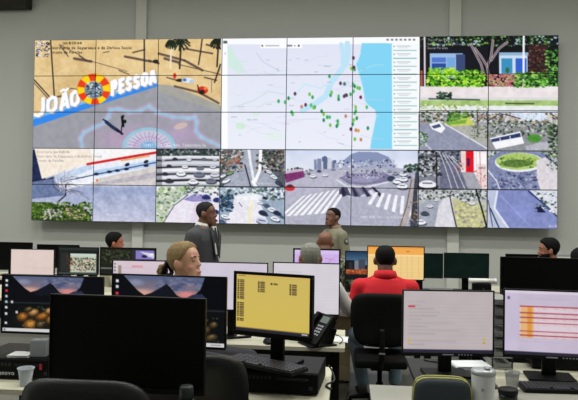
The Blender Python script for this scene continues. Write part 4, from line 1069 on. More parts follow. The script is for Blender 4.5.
        if hair == 'pulled':
            bm = BM(); rg = random.Random(5)
            for q in range(30):
                a, b = rg.uniform(0, 6.28), rg.uniform(-1.3, 1.3)
                v = Vector((math.cos(a)*math.cos(b)*.03, math.sin(a)*math.cos(b)*.03, math.sin(b)*.036))
                ellipsoid(bm, HM @ (Vector((0, -.165, -.035))+v*0.8), (.016, .014, .016), None, 8, 6)
            obj('bun', bm, HM_, ho, True)
            bm = BM(); ring = [HM @ Vector((.036*math.cos(2*math.pi*q/20), -.128+.012*math.sin(4*math.pi*q/20), -.026+.042*math.sin(2*math.pi*q/20))) for q in range(21)]
            tube(bm, ring, .015, 8); obj('scrunchie', bm, M_FABRIC, ho, True)
    if beard:
        bm = BM(); rows, cols_ = 12, 36; grid = []
        for j in range(rows+1):
            z = -.118+.095*j/rows; hw, fr, bk = head_interp(z); grid.append([bm.verts.new(HM @ p) for p in head_ring(z, hw, fr, bk, .006, cols_)])
        for j in range(rows):
            for i in range(cols_):
                q = (grid[j][i], grid[j][(i+1) % cols_], grid[j+1][(i+1) % cols_], grid[j+1][i]); p = HM.inverted() @ ((q[0].co+q[2].co)/2)
                if p.y > .0 and not (abs(p.x) < .04 and p.z > -.05) and p.z < -.03+.0*p.y: bm.faces.new(q)
        bmesh.ops.delete(bm, geom=[v for v in bm.verts if not v.link_faces], context='VERTS')
        bo = obj('beard', bm, HM_, t, True); so = bo.modifiers.new('thick', 'SOLIDIFY'); so.thickness = .008; so.offset = -1
    if face:
        for s in (-1, 1):
            bm = BM(); ellipsoid(bm, HM @ Vector((s*.031, .0755, .008)), (.0125, .007, .0055)); e = obj('eye', bm, mat('eye_white', (150, 132, 122), 0.3, 0.02, 10), t, True)
            bm = BM(); ellipsoid(bm, HM @ Vector((s*.031, .0815, .008)), (.006, .0025, .0052)); obj('iris', bm, mat('iris', (34, 24, 18), 0.25, 0.05, 10), e, True)
            bm = BM(); tube(bm, [HM @ Vector((s*.014, .0885, .030)), HM @ Vector((s*.032, .0865, .034)), HM @ Vector((s*.050, .074, .029))], [.003, .0038, .002], 6); obj('eyebrow', bm, mat('eyebrow_hair', (40, 30, 26), 0.7, 0.2, 60), t, True)
        bm = BM(); ellipsoid(bm, HM @ Vector((0, .0965, -.0625)), (.021, .005, .007)); obj('lips', bm, mat('lips_%d' % skin[0], (min(255, int(skin[0]*.92)), int(skin[1]*.68), int(skin[2]*.68)), 0.45, 0.05, 20), t, True)
    return t

# ------------------------------------------------------------------ pictures on the desk monitors
def pic_lake(w, h):
    c = CV(0, 0, 100, 60, 4, (16, 18, 22))
    c.grad(0, 0, 100, 20, (84, 96, 126), (160, 126, 126)); c.dots(40, 1, 92, 13, 60, [(112, 122, 156), (74, 86, 124), (140, 136, 156), (60, 70, 104)], 2, 7, 2, 0.4, 0.4)
    c.ell(26, 15, 16, 4.5, (222, 168, 150), 0.8, 0, 0.7); c.ell(66, 15.5, 11, 4.5, (226, 134, 128), 0.85, 0, 0.7); c.ell(20, 6, 10, 4, (150, 160, 190), 0.6, 0, 0.7)
    c.poly([(0, 0), (9, 0), (15, 6), (22, 13), (28, 17), (34, 15), (41, 11), (48, 6.5), (52, 10), (57, 16), (63, 19), (70, 17), (75, 14), (78, 11), (80, 6), (82, 0), (100, 0), (100, 30), (0, 30)], (12, 13, 18))
    c.poly([(30, 18), (41, 11), (48, 7), (53, 13), (58, 19), (36, 21)], (20, 22, 32)); c.poly([(62, 20), (72, 15), (80, 14.5), (84, 19)], (44, 48, 74))
    c.rect(0, 27, 100, 60, (14, 16, 18)); c.rect(0, 28, 100, 29.4, (40, 44, 50), 0.8)
    c.ell(40, 46, 34, 13, (44, 40, 28), 0.8, 0, 0.7)
    for x, y, rx, ry, q in ((20, 44, 6, 5, 0), (28, 52, 7, 5.6, 1), (31, 39, 6, 4, 2), (40, 43, 7, 4, 0), (47, 37, 5, 3.5, 2), (38, 52, 5, 4, 3), (50, 46, 6, 4.4, 1), (58, 40, 6, 4, 3), (60, 50, 7, 4, 0), (70, 44, 6, 4, 3), (72, 52, 6, 3.4, 1), (82, 46, 6, 4, 3), (88, 52, 6, 3, 3), (90, 41, 4, 3, 3), (26, 36, 5, 3, 3), (54, 55, 5, 3, 3), (80, 38, 5, 3, 2)):
        k = ((170, 104, 40), (196, 130, 54), (190, 140, 84), (92, 76, 48))[q]; c.ell(x, y, rx, ry, tuple(int(v*.45) for v in k), 1, -0.3); c.ell(x+.4, y-.6, rx*.9, ry*.85, k, 0.95, -0.3, 0.6); c.ell(x+1, y-1.4, rx*.4, ry*.3, (236, 196, 130), 0.35, -0.3, 0.8)
    c.dots(14, 33, 96, 57, 40, [(60, 70, 40), (110, 110, 70), (30, 32, 24)], 0.6, 1.6, 6)
    for k, y in enumerate((4, 9, 15, 21, 27, 33, 40, 50)):
        c.rect(2, y, 4.6, y+2.4, ((220, 222, 226), (206, 210, 214), (206, 52, 66), (190, 196, 200), (160, 196, 204), (214, 216, 220))[k % 6])
    for x, y in ((8, 27), (13, 38)): c.rect(x, y, x+2.2, y+2.4, (206, 206, 206))
    c.rect(0, 56.8, 100, 60, (206, 204, 204)); c.rect(1, 57.4, 3, 59.4, (90, 110, 150)); c.rect(88, 58, 97, 58.8, (120, 120, 124))
    return c

def pic_yellow(w, h):
    c = CV(0, 0, 78, 64, 4, (206, 184, 92)); c.grad(0, 0, 78, 64, (204, 182, 98), (208, 184, 88)); c.rect(0, 0, 78, 3, (206, 176, 96)); c.rect(0, 61, 78, 64, (40, 40, 52)); c.rect(0, 60.2, 78, 61, (150, 120, 60))
    def block(x, y, n):
        for k in range(n):
            c.rect(x, y+k*2.1, x+1.8, y+k*2.1+1.5, (52, 44, 40)); c.rect(x+2.4, y+k*2.1, x+7.6, y+k*2.1+1.5, (104, 84, 50)); c.rect(x+2.8, y+k*2.1+.4, x+6.6, y+k*2.1+1.0, (52, 44, 40), 0.7)
    block(1, 6, 11); block(1, 32, 8); block(1, 50, 2); block(23.5, 7, 6); block(57, 8, 6); c.rect(37, 8, 39, 10, (40, 34, 34)); c.rect(40, 8, 44.5, 10, (110, 88, 52))
    c.rect(2, 1, 10, 1.8, (120, 96, 56)); c.rect(70, 61.8, 76, 63, (206, 206, 210)); return c

def pic_doc(tint=(224, 216, 222), lines=True, seed=1, top=None, accents=(), side=False, warm=False):
    def fn(w, h):
        c = CV(0, 0, 100, 72, 3, tint); c.grad(0, 0, 100, 72, tint, tuple(min(255, int(v*1.0)) for v in tint))
        rg = random.Random(seed)
        if top: c.rect(0, 0, 100, 7, top); c.rect(0, 7, 100, 9, tuple(int(v*.95) for v in tint))
        if lines:
            for k in range(13):
                y = 12+k*4.2
                if rg.random() < 0.7: c.rect(6, y, 6+rg.uniform(10, 60), y+0.8, tuple(int(v*.86) for v in tint), 0.9)
                c.rect(4, y+2.6, 96, y+2.9, tuple(int(v*.93) for v in tint), 0.9)
        if side:
            c.rect(0, 0, 5, 72, (206, 200, 206))
            for k in range(11): c.rect(1.2, 4+k*6, 3.8, 7+k*6, rg.choice([(60, 60, 70), (120, 90, 60), (90, 100, 120)]))
        for x, y, ww, hh_, col in accents: c.rect(x, y, x+ww, y+hh_, col)
        c.noise(0, 0, 100, 72, 3, 12, seed); return c
    return fn

def pic_table(w, h):
    c = CV(0, 0, 100, 68, 3, (196, 184, 204)); c.rect(0, 0, 100, 3, (214, 204, 220)); c.rect(0, 65, 100, 68, (44, 42, 58)); c.rect(0, 3, 14, 65, (198, 188, 210)); c.ell(4, 8, 1.6, 1.8, (110, 104, 130))
    c.rect(16, 16, 100, 50, (216, 200, 210)); c.rect(17, 16, 31, 50, (226, 178, 120)); c.rect(24, 16, 29, 50, (216, 150, 66))
    for k, y in enumerate((16, 23, 28, 33.5, 42.5, 47)):
        c.rect(16, y, 100, y+1.3, (166, 62, 84)); c.rect(33, y+2.4, 96, y+3.4, (226, 190, 170), 0.6)
        for x in (40, 52, 61, 72, 84, 93): c.rect(x, y+2.4, x+4, y+3.2, (190, 160, 176), 0.7)
    for x in (36, 46, 58, 68, 80): c.rect(x, 16, x+0.4, 50, (200, 176, 186))
    c.rect(16, 54, 60, 54.8, (186, 176, 196)); c.rect(30, 8, 70, 9, (186, 178, 200)); c.noise(0, 0, 100, 65, 4, 9, 3); return c

def pic_orange(w, h):
    c = CV(0, 0, 57, 33, 5, (240, 206, 140)); c.rect(0, 0, 57, 8, (240, 172, 84)); c.rect(0, 0, 57, 1.4, (236, 150, 66)); c.rect(0, 8, 57, 9, (250, 222, 170)); c.rect(39, 4, 43, 5, (196, 120, 60))
    for k in range(10): c.rect(2, 11+k*2.1, 55, 11.4+k*2.1, (222, 186, 120), 0.8)
    for x in (8, 16, 26, 34, 40, 45, 52): c.rect(x, 9, x+0.35, 33, (216, 180, 116), 0.9)
    return c

def pic_purple_map(w, h):
    c = CV(0, 0, 48, 32, 5, (206, 178, 232)); c.rect(0, 0, 48, 4, (214, 192, 236)); rg = random.Random(4)
    for k in range(60): c.rect(*(lambda x, y: (x, y, x+rg.uniform(1, 5), y+.6))(rg.uniform(2, 46), rg.uniform(5, 31)), rg.choice([(160, 120, 200), (180, 90, 170), (190, 150, 220), (230, 206, 246)]), 0.8)
    return c

def pic_city(w, h):
    c = CV(0, 0, 46, 29, 5, (30, 36, 54)); c.grad(0, 0, 46, 14, (34, 58, 86), (92, 130, 158)); c.rect(0, 9, 9, 24, (24, 24, 30)); c.rect(3, 11, 7, 20, (40, 44, 52)); c.rect(9, 10, 13, 22, (120, 126, 136)); c.rect(13, 8, 20, 24, (66, 72, 84)); c.rect(0, 19, 46, 25, (150, 70, 40)); c.dots(0, 19, 46, 25, 60, [(190, 100, 50), (120, 40, 30), (210, 140, 80)], 0.6, 1.6, 2); c.rect(0, 24, 46, 29, (24, 26, 30)); return c

def pic_photo(w, h):
    c = CV(0, 0, 40, 27, 5, (30, 34, 32)); c.rect(12, 6, 38.5, 25, (190, 200, 186)); c.grad(12, 6, 38.5, 12, (206, 220, 214), (170, 186, 160)); c.dots(12, 10, 38, 24, 170, [(60, 50, 40), (150, 130, 70), (206, 196, 160), (40, 44, 34), (120, 60, 50), (90, 100, 60)], 0.5, 1.5, 3); c.rect(0, 0, 40, 2.4, (44, 50, 46)); c.rect(0, 25, 40, 27, (60, 70, 66)); c.rect(2, 5, 10, 24, (44, 46, 44)); c.dots(8, 8, 12, 24, 20, [(110, 60, 50), (60, 40, 36)], 0.6, 1.2, 5); return c

def pic_grid(w, h):
    c = CV(0, 0, 56, 28, 5, (22, 24, 22)); c.rect(0, 1, 32, 27, (30, 34, 26)); c.dots(1, 2, 31, 16, 90, [(44, 52, 34), (60, 66, 44), (26, 30, 22), (84, 90, 66)], 0.6, 1.8, 3); c.rect(36, 2, 55, 11, (132, 122, 190)); c.poly([(40, 3), (55, 5), (55, 10), (48, 8)], (210, 204, 230)); c.ell(45, 8, 3, 1.6, (36, 34, 70)); c.ell(52, 6, 2, 1, (240, 240, 250)); c.rect(0, 20.5, 56, 22, (110, 112, 108)); c.rect(32, 1, 36, 27, (44, 44, 52)); return c

def pic_night(w, h):
    c = CV(0, 0, 46, 25, 5, (10, 26, 22)); c.noise(0, 0, 46, 25, 4, 6, 3); c.rect(0, 23.6, 46, 25, (20, 24, 24)); return c

# ------------------------------------------------------------------ desks
G = 'cream topped desks with black legs'
desk('desk', 'cream desk in front of the nearest big black monitor', -120, 206, 120, 2.26, 2.68)
desk('desk', 'long cream desk under the yellow screen and both lake wallpaper monitors', -70, 329, 300, 3.05, 3.74)
desk('desk', 'cream desk with two white screens and a telephone, ending beside the red shirt', 40, 345, 300, 4.27, 4.92)
desk('desk', 'cream desk in front of the man in the red shirt', 285, 436, 370, 5.68, 6.62)
desk('desk', 'grey far desk under the two dark green blank monitors', 392, 500, 440, 7.0, 7.7, topm=mat('mid_grey_laminate', (112, 112, 108), 0.6, 0.05, 6))
desk('desk', 'far left cream desk behind the lake wallpaper monitors', -70, 158, 60, 6.3, 7.3)
desk('desk', 'farthest left cream desk close to the video wall', -90, 92, 20, 8.1, 8.8)
desk('desk', 'nearest right greyish cream desk carrying the pouch and tumbler', 378, 760, 395, 2.42, 3.36, topm=mat('grey_cream_laminate', (152, 151, 140), 0.5, 0.05, 6))
desk('desk', 'right cream desk under the red row table screen', 498, 720, 395, 3.37, 3.97)
desk('desk', 'charcoal desk behind the pouch, under the plain pale monitor', 416, 494, 395, 3.42, 4.0, topm=mat('charcoal_laminate', (24, 24, 26), 0.6, 0.1, 8))
desk('desk', 'cream desk under the big switched off monitor at right', 468, 660, 520, 4.35, 4.95)
desk('desk', 'far right cream desk beside the bearded man', 495, 640, 540, 7.35, 7.95)

# ------------------------------------------------------------------ monitors
monitor('left lake wallpaper monitor with taskbar and column of icons', 2, 103, 275.5, 334.5, 3.5, -1, 0.852, pic_lake, 0.008, chin=0.012)
monitor('lake wallpaper monitor in front of the blonde woman', 112, 226.5, 275, 347, 3.2, -4, 0.74, pic_lake, 0.008, chin=0.012)
monitor('nearest big black monitor, switched off, behind a black chair', 50, 205.5, 296, 392, 2.5, -2, 0.74, None, 0.007, chin=0.02, base='round')
monitor('small squarish monitor with a yellow desktop and columns of icons', 234, 313, 273, 338, 3.3, -20, 0.852, pic_yellow, 0.016, chin=0.026)
monitor('white screen monitor just behind the yellow one, beside the telephone', 272.5, 340, 262.5, 315, 4.5, -2, 0.74, pic_doc((212, 206, 214), True, 3), 0.008, chin=0.012, base='vee')
monitor('white screen monitor right of the blonde woman', 192, 268, 262, 311, 4.5, 0, 0.74, pic_doc((206, 198, 212), False, 4), 0.008, chin=0.012, base='vee')
monitor('pinkish white screen monitor with icon strip, left of the blonde woman', 112, 176, 260, 303, 4.75, 2, 0.74, pic_doc((214, 196, 206), True, 5, None, ((8, 8, 5, 16, (150, 140, 120)), (30, 8, 18, 3, (220, 150, 160))), True), 0.009)
monitor('violet map screen behind the grey haired man', 293, 340.5, 248.5, 281, 6.1, -2, 0.74, pic_purple_map, 0.016)
monitor('orange spreadsheet screen in front of the red shirted man', 367, 424.5, 246, 280, 5.95, 0, 0.74, pic_orange, 0.009)
monitor('dark monitor with blue sky and orange city wallpaper', 345, 391, 251, 280, 6.35, 0, 0.74, pic_city, 0.010)
monitor('dark green blank monitor next to the orange spreadsheet screen', 397.5, 443, 253, 278, 7.35, 0, 0.74, pic_night, 0.008)
monitor('dark green blank monitor at the right end of the far desk', 443.8, 489, 253, 278.5, 7.35, 0, 0.74, pic_night, 0.008)
monitor('pale plain screen monitor above the dark pouch', 402, 494, 290, 356, 3.55, 5, 0.74, pic_doc((186, 176, 178), True, 7, None, ((5, 17, 8, 2.2, (196, 70, 80)), (5, 56, 3, 2, (206, 176, 80)), (5, 60, 3, 2, (206, 176, 80)), (89, 55, 3, 2.2, (206, 170, 60)), (89, 59, 3, 2.2, (190, 150, 60)), (0, 68.4, 100, 3.6, (44, 42, 60)))), 0.008, chin=0.02, badge=True)
monitor('monitor showing a table with red and orange rows', 503, 602, 290, 359, 3.5, -5, 0.74, pic_table, 0.009, chin=0.02, badge=True)
monitor('big switched off monitor behind the red row table screen', 500, 588, 257.5, 308, 4.6, -4, 0.74, None, 0.01)
monitor('small dark monitor edge beyond the big switched off one', 505.5, 541, 254, 277, 7.6, 0, 0.74, None, 0.01)
monitor('black switched off monitor at the far left edge', -14, 32, 242, 270, 8.35, 0, 0.74, None, 0.01)
monitor('black switched off monitor far left, above the street photo screen', 37, 79, 244.5, 268, 8.35, 0, 0.74, None, 0.01)
monitor('peach white screen monitor at far left', 10.5, 54.5, 249, 275, 6.55, 2, 0.74, pic_doc((222, 204, 196), False, 9, None, ((50, 52, 44, 2, (216, 194, 176)), (0, 0, 100, 3, (220, 204, 200)))), 0.007)
monitor('dark monitor showing a crowded street photo', 58, 98.5, 247, 275, 7.0, 2, 0.74, pic_photo, 0.010)
monitor('wide dark monitor with violet car thumbnail at its right', 100, 156, 247.5, 276, 7.0, 0, 0.74, pic_grid, 0.010)

# ------------------------------------------------------------------ computers, keyboards, telephone
pc = pos(24, 3.52, 0.74); computer_case('flat black desktop computer under the left lake monitor', (pc.x+0.02, pc.y+0.02, 0.74), 0, 0.44, 0.36, 0.112, 'lenovo', True)
pc = pos(281, 3.34, 0.74); computer_case('flat black desktop computer under the yellow screen monitor', (pc.x-0.01, pc.y, 0.74), math.radians(-4), 0.45, 0.36, 0.112)
pc = pos(578, 3.80, 0.74); computer_case('black computer box behind the red row table screen', (pc.x, pc.y, 0.74), math.radians(-5), 0.56, 0.2, 0.17)
kb = pos(270, 3.17, 0.86); keyboard('black keyboard lying aslant before the yellow screen', (kb.x-0.03, kb.y+0.0, 0.870), math.radians(-32), tilt=0.0)
kb = pos(564, 3.3, 0.74); keyboard('black keyboard in front of the red row table screen', (kb.x, kb.y, 0.741), math.radians(2))

def telephone(label, loc, rz):
    t = empty('telephone', loc, rz, label, 'telephone')
    tilt = Matrix.Rotation(math.radians(52), 4, 'X')
    bm = BM(); box(bm, (0, 0.03, 0.105), (0.2, 0.23, 0.028), tilt, 0.008); b = obj('body', bm, M_BLACK, t)
    def on(x, y, dz=0.016): return Vector((0, 0.03, 0.105)) + tilt @ Vector((x, y, dz))
    bm = BM(); box(bm, on(0.035, 0.07), (0.095, 0.05, 0.004), tilt, 0.001); obj('display', bm, mat('lcd_grey_green', (104, 116, 110), 0.4, 0.05, 20), b)
    bm = BM()
    for r in range(4):
        for k in range(3): box(bm, on(0.005+k*0.026, 0.018-r*0.022), (0.018, 0.013, 0.006), tilt, 0.001, 1)
    kk = obj('keypad', bm, M_SILVER, b); kk['kind'] = 'stuff'
    bm = BM(); box(bm, on(-0.068, 0.0, 0.03), (0.042, 0.215, 0.022), tilt, 0.01); box(bm, on(-0.068, 0.085, 0.02), (0.048, 0.05, 0.036), tilt, 0.012); box(bm, on(-0.068, -0.085, 0.02), (0.048, 0.05, 0.036), tilt, 0.012); obj('handset', bm, M_BLACK2, t)
    bm = BM(); box(bm, (0, 0.1, 0.055), (0.16, 0.02, 0.115), Matrix.Rotation(math.radians(-20), 4, 'X'), 0.004); box(bm, (0, 0.02, 0.006), (0.19, 0.2, 0.012), None, 0.004); obj('foot', bm, M_BLACK, t)
    return t
tp = pos(319, 4.33, 0.74); telephone('black desk telephone propped up beside the yellow screen', (tp.x-0.03, tp.y-0.0, 0.74), math.radians(-58))
mo = pos(268, 4.36, 0.74); mouse('small black mouse on the desk left of the telephone', (mo.x, mo.y, 0.741), 0.4)

# ------------------------------------------------------------------ chairs
c1 = pos(80, 2.15, 0.5); office_chair('nearest black chair with shiny rounded top at lower left', (c1.x, c1.y+0.23, 0), 0.0, 0.46, 1.075, 0.47, False, True)
c2 = pos(196, 2.86, 0.5); office_chair('black chair with rounded top right of the big black monitor', (c2.x, c2.y+0.16, 0), 0.0, 0.46, 1.02, 0.47, False, True)
c3 = pos(382, 5.05, 0.7); office_chair('black chair the man in the red shirt sits on', (c3.x, c3.y+0.27, 0), 0.0, 0.47, 1.0, 0.5, False, seat_w=0.42)

# ------------------------------------------------------------------ people and their chairs
M_RSH = mat('red_shirt', (206, 14, 32), 0.8, 0.12, 10, bump=0.1); M_JEANS = mat('faded_jeans', (128, 148, 164), 0.85, 0.3, 9, bump=0.1)
M_SUIT = mat('grey_suit', (58, 60, 63), 0.8, 0.08, 60); M_DTROU = mat('dark_trousers', (40, 40, 46), 0.85, 0.1, 30); M_KHAKI = mat('olive_uniform', (128, 124, 104), 0.85, 0.1, 14)
M_WSH = mat('white_shirt', (214, 214, 210), 0.8, 0.05, 10)
p = person('man in red shirt and faded jeans seated before the orange screen', 385.5, 5.42, 0, True, 246, 1.14, (104, 68, 52), M_RSH, M_JEANS, None, 'short', (16, 15, 15), 'short', 0.06, 0, 0, face=False, collar_h=.516,
           legs_at=((-1, (-.25, .40, .53), (-.165, .37, .09), (-.185, .53, .035)),))
def on_chair(px, d, rz, py, label, w=0.44):
    tp = zrow(px, py, d); b = pos(px, d, tp-0.12); s = tp-0.832
    office_chair(label, (b.x, b.y, 0), math.radians(rz), s-0.004, s+0.40, w, False)
lap = {s: ((s*.25, .03, .82), (s*.10, .25, .70)) for s in (-1, 1)}
person('blonde woman in profile with hair pulled into a bun', 179, 4.12, -97, True, 243, 0.95, (202, 150, 124), mat('dark_blouse', (44, 44, 54), 0.8, 0.1, 20), M_DTROU, None, 'pulled', (142, 120, 86), 'long', 0.03, -9, -8, female=True, arms=lap)
on_chair(179, 4.12, -97, 243, 'black chair under the blonde woman')
person('grey haired man seen from behind at the violet map screen', 310.5, 5.3, 4, True, 243.5, 1.05, (150, 104, 84), M_WSH, M_DTROU, None, 'short', (132, 132, 124), 'long', 0.05, 6, 0, face=False,
       arms={1: ((.33, .10, .82), (.27, .34, .80)), -1: ((-.26, .08, .80), (-.16, .32, .79))})
on_chair(310.5, 5.3, 4, 243.5, 'black chair under the grey haired man')
person('bald man in camouflage uniform behind the violet map screen', 324.5, 7.0, -8, True, 231.5, 1.28, (122, 82, 62), mat_camo('camouflage_cloth'), mat_camo('camouflage_cloth'), None, None, sleeve='long', lean=0.06, face=False)
on_chair(324.5, 7.0, -8, 231.5, 'black chair under the bald man in camouflage')
person('standing man in grey suit looking right', 203, 6.7, -106, False, 202, 1.1, (112, 74, 56), M_SUIT, M_DTROU, None, 'short', (40, 38, 38), 'long', 0.03, 12, -4, jacket=True, collar=M_WSH)
person('standing man in olive uniform facing left', 335, 8.4, 122, False, 208, 1.06, (112, 74, 58), M_KHAKI, M_KHAKI, None, 'short', (16, 15, 15), 'long', 0.02, 10, -8, patch=True)
person('dark haired man at far left turned to the right', 111, 8.0, -72, True, 233, 1.0, (176, 106, 80), mat('cream_shirt', (206, 200, 170), 0.8, 0.06, 10), M_DTROU, None, 'full', (14, 13, 13), 'long', 0.04)
on_chair(111, 8.0, -72, 233, 'black chair under the dark haired man at far left')
person('bearded dark haired man at right looking left', 553, 6.95, 84, True, 239, 1.05, (158, 104, 80), mat('maroon_shirt', (70, 24, 30), 0.8, 0.1, 12), M_DTROU, None, 'full', (14, 13, 13), 'long', 0.04, beard=True)
on_chair(553, 6.95, 84, 239, 'black chair under the bearded man')
person('dark haired person cut by the right edge of the picture', 584, 6.1, 10, True, 249.5, 1.0, (150, 104, 80), mat('navy_shirt', (40, 44, 60), 0.8, 0.1, 12), M_DTROU, None, 'full', (14, 13, 13), 'long', 0.04, face=False)
on_chair(584, 6.1, 10, 249.5, 'black chair under the dark haired person at the right edge')

# ------------------------------------------------------------------ small things on the desks
q = pos(28.5, 3.28, 0.74); cup('frosted plastic cup before the computer at left', (q.x, q.y-0.03, 0.741), 0.040, 0.088, mat_glass('frosted_plastic', (214, 220, 228), 0.35, 0.35))
q = pos(512, 3.28, 0.74); cup('clear plastic cup beside the red row table screen', (q.x, q.y, 0.741), 0.038, 0.095, mat_glass('clear_plastic', (214, 216, 216), 0.1, 0.75))
def tumbler(label, loc):
    t = empty('tumbler', loc, 0, label, 'tumbler')
    bm = BM(); lathe(bm, [(0.001, 0), (0.038, 0), (0.041, 0.006), (0.045, 0.08), (0.0505, 0.21), (0.0505, 0.218), (0.001, 0.218)], 28); b = obj('body', bm, mat('white_enamel', (206, 208, 212), 0.3, 0.03, 8), t, True)
    bm = BM(); lathe(bm, [(0.044, 0.218), (0.0525, 0.218), (0.0525, 0.226), (0.0500, 0.236), (0.030, 0.240), (0.001, 0.240)], 28); l = obj('lid', bm, M_SILVER, t, True)
    obj('sip_slider', bx((0.022, 0.034, 0.01), (0.012, -0.012, 0.244), 0.003), M_SILVER, l)
    obj('emblem', bx((0.012, 0.002, 0.012), (-0.012, -0.0475, 0.16), 0.0005), mat('grey_print', (150, 152, 160), 0.6, 0.05, 10), b)
    return t
q = pos(482.5, 2.74, 0.95); tumbler('tall white tumbler with silver lid next to the pouch', (q.x+.006, q.y+.012, 0.741))
def bottle(label, loc):
    t = empty('bottle', loc, 0, label, 'bottle')
    bm = BM(); lathe(bm, [(0.001, 0), (0.03, 0), (0.033, 0.006), (0.033, 0.19), (0.028, 0.215), (0.001, 0.215)], 24); obj('body', bm, mat('dark_slate_enamel', (26, 32, 34), 0.5, 0.05, 10), t, True)
    bm = BM(); lathe(bm, [(0.001, 0.215), (0.025, 0.215), (0.025, 0.258), (0.022, 0.264), (0.001, 0.265)], 24); obj('cap', bm, mat('slate_cap', (38, 44, 46), 0.5, 0.05, 10), t, True)
q = pos(186, 2.33, 0.9); bottle('dark slate bottle at the lower right of the nearest black monitor', (q.x, q.y, 0.741))
def pouch(label, loc):
    t = empty('pouch', loc, 0, label, 'pouch')
    bm = BM(); W, Hh, Dd = 0.125, 0.2, 0.05; n = 40; rings = []
    def outline(k, sx=1.0, sz=1.0):
        a = 2*math.pi*k/n; c_, s_ = math.cos(a), math.sin(a); e = 5.0; r = (abs(c_)**e+abs(s_)**e)**(-1/e)
        return c_*r*W*sx*(1.0-0.06*max(0, s_)), Hh/2+s_*r*Hh/2*sz
    for y, sc in ((-Dd, .72), (-Dd*.92, .88), (-Dd*.7, .97), (-Dd*.3, 1.0), (Dd*.3, 1.0), (Dd*.7, .97), (Dd*.92, .88), (Dd, .72)):
        rings.append([Vector((outline(k, sc)[0], y, Hh/2+(outline(k)[1]-Hh/2)*sc)) for k in range(n)])
    loft(bm, rings); b = obj('body', bm, mat('dark_teal_cloth', (34, 46, 54), 0.7, 0.2, 60, bump=0.2), t, True)
    YEL = mat('yellow_zip_tape', (176, 172, 84), 0.7, 0.08, 60)
    bm = BM(); pts = [Vector((outline(k, 1.0)[0]*0.985, -Dd*.55, Hh/2+(outline(k)[1]-Hh/2)*0.985)) for k in range(-3, n//2+4)]
    tube(bm, pts, 0.005, 6); obj('zip', bm, YEL, b, True)
    bm = BM(); pts = [Vector((outline(k, 1.0)[0]*0.985, Dd*.1, Hh/2+(outline(k)[1]-Hh/2)*1.0)) for k in range(-6, n//2-2)]
    tube(bm, pts, 0.004, 6); obj('piping', bm, YEL, b, True)
    obj('zip_pull', bx((0.008, 0.006, 0.03), (W*0.93, -Dd*.62, Hh*0.66), 0.002), YEL, b)
    return t
q = pos(441, 2.76, 0.74); pouch('dark teal pouch with yellow zip on the right desk', (q.x, q.y, 0.741))
def jar(label, loc):
    t = empty('jar', loc, 0, label, 'jar')
    bm = BM(); lathe(bm, [(0.001, 0), (0.040, 0), (0.044, 0.005), (0.044, 0.03), (0.001, 0.03)], 24); obj('body', bm, M_GLOSSB, t, True)
    bm = BM(); lathe(bm, [(0.001, 0.03), (0.046, 0.03), (0.047, 0.034), (0.047, 0.05), (0.043, 0.055), (0.001, 0.056)], 24); obj('lid', bm, M_BLACK, t, True)
q = pos(508, 3.12, 0.74); jar('squat black jar in front of the clear plastic cup', (q.x, q.y, 0.741))
def paper_stack(name, label, loc, rz, w=0.3, dd=0.21, h=0.02, cat='papers'):
    t = empty(name, loc, rz, label, cat); rg = random.Random(7)
    n = 4
    for k in range(n): obj('sheet_bundle', bx((w, dd, h/n), (rg.uniform(-.006, .006), rg.uniform(-.006, .006), h/n*(k+.5)), 0, Matrix.Rotation(rg.uniform(-.05, .05), 4, 'Z')), M_PAPER, t)
    return t
q = pos(22, 3.42, 0.852); paper_stack('paper_stack', 'white papers on the computer at left', (q.x, q.y, 0.8525), 0.1, 0.11, 0.1, 0.012)
q = pos(347, 5.95, 0.74); paper_stack('paper_stack', 'white papers on the desk beside the red shirted man', (q.x, q.y, 0.7405), 0.0, 0.26, 0.2, 0.03)
q = pos(338, 4.52, 0.74); paper_stack('paper_sheets', 'white sheets at the right end of the middle desk', (q.x-.01, q.y, 0.7405), 0.0, 0.16, 0.2, 0.004)
q = pos(470, 3.78, 0.74); paper_stack('paper_stack', 'white papers behind the pouch and tumbler', (q.x, q.y, 0.7405), 0.2, 0.2, 0.16, 0.02)
t = empty('carton', (0, 0, 0), 0.1, 'small pale carton standing on the computer at left', 'carton')
q = pos(40, 3.42, 0.852); t.location = (q.x, q.y, 0.8525)
obj('box_body', bx((0.085, 0.06, 0.085), (0, 0, 0.0425), 0.002), mat('pale_card', (150, 154, 160), 0.8, 0.05, 10), t)
for s_ in (-1, 1): obj('flap', bx((0.04, 0.058, 0.002), (s_*0.021, 0, 0.0862)), mat('pale_card', (150, 154, 160)), t)
def tray_tower(label, loc, n=7):
    t = empty('letter_tray_tower', loc, 0, label, 'letter tray')
    for k in range(n):
        tr = obj('tray', bx((0.11, 0.28, 0.006), (0, 0, 0.006+k*0.062)), M_SILVER, t)
        obj('paper', bx((0.10, 0.26, 0.02+0.008*(k % 3)), (0, -0.004, 0.022+k*0.062+0.004*(k % 3))), mat('greyish_paper', (140, 140, 138), 0.8, 0.1, 20), tr)
    for sx in (-1, 1):
        for sy in (-1, 1): obj('post', bx((0.008, 0.008, n*0.062), (sx*0.056, sy*0.13, n*0.031)), M_DGREY, t)
q = pos(497, 3.86, 0.74); tray_tower('tall stack of letter trays between the two right screens', (q.x, q.y, 0.741))
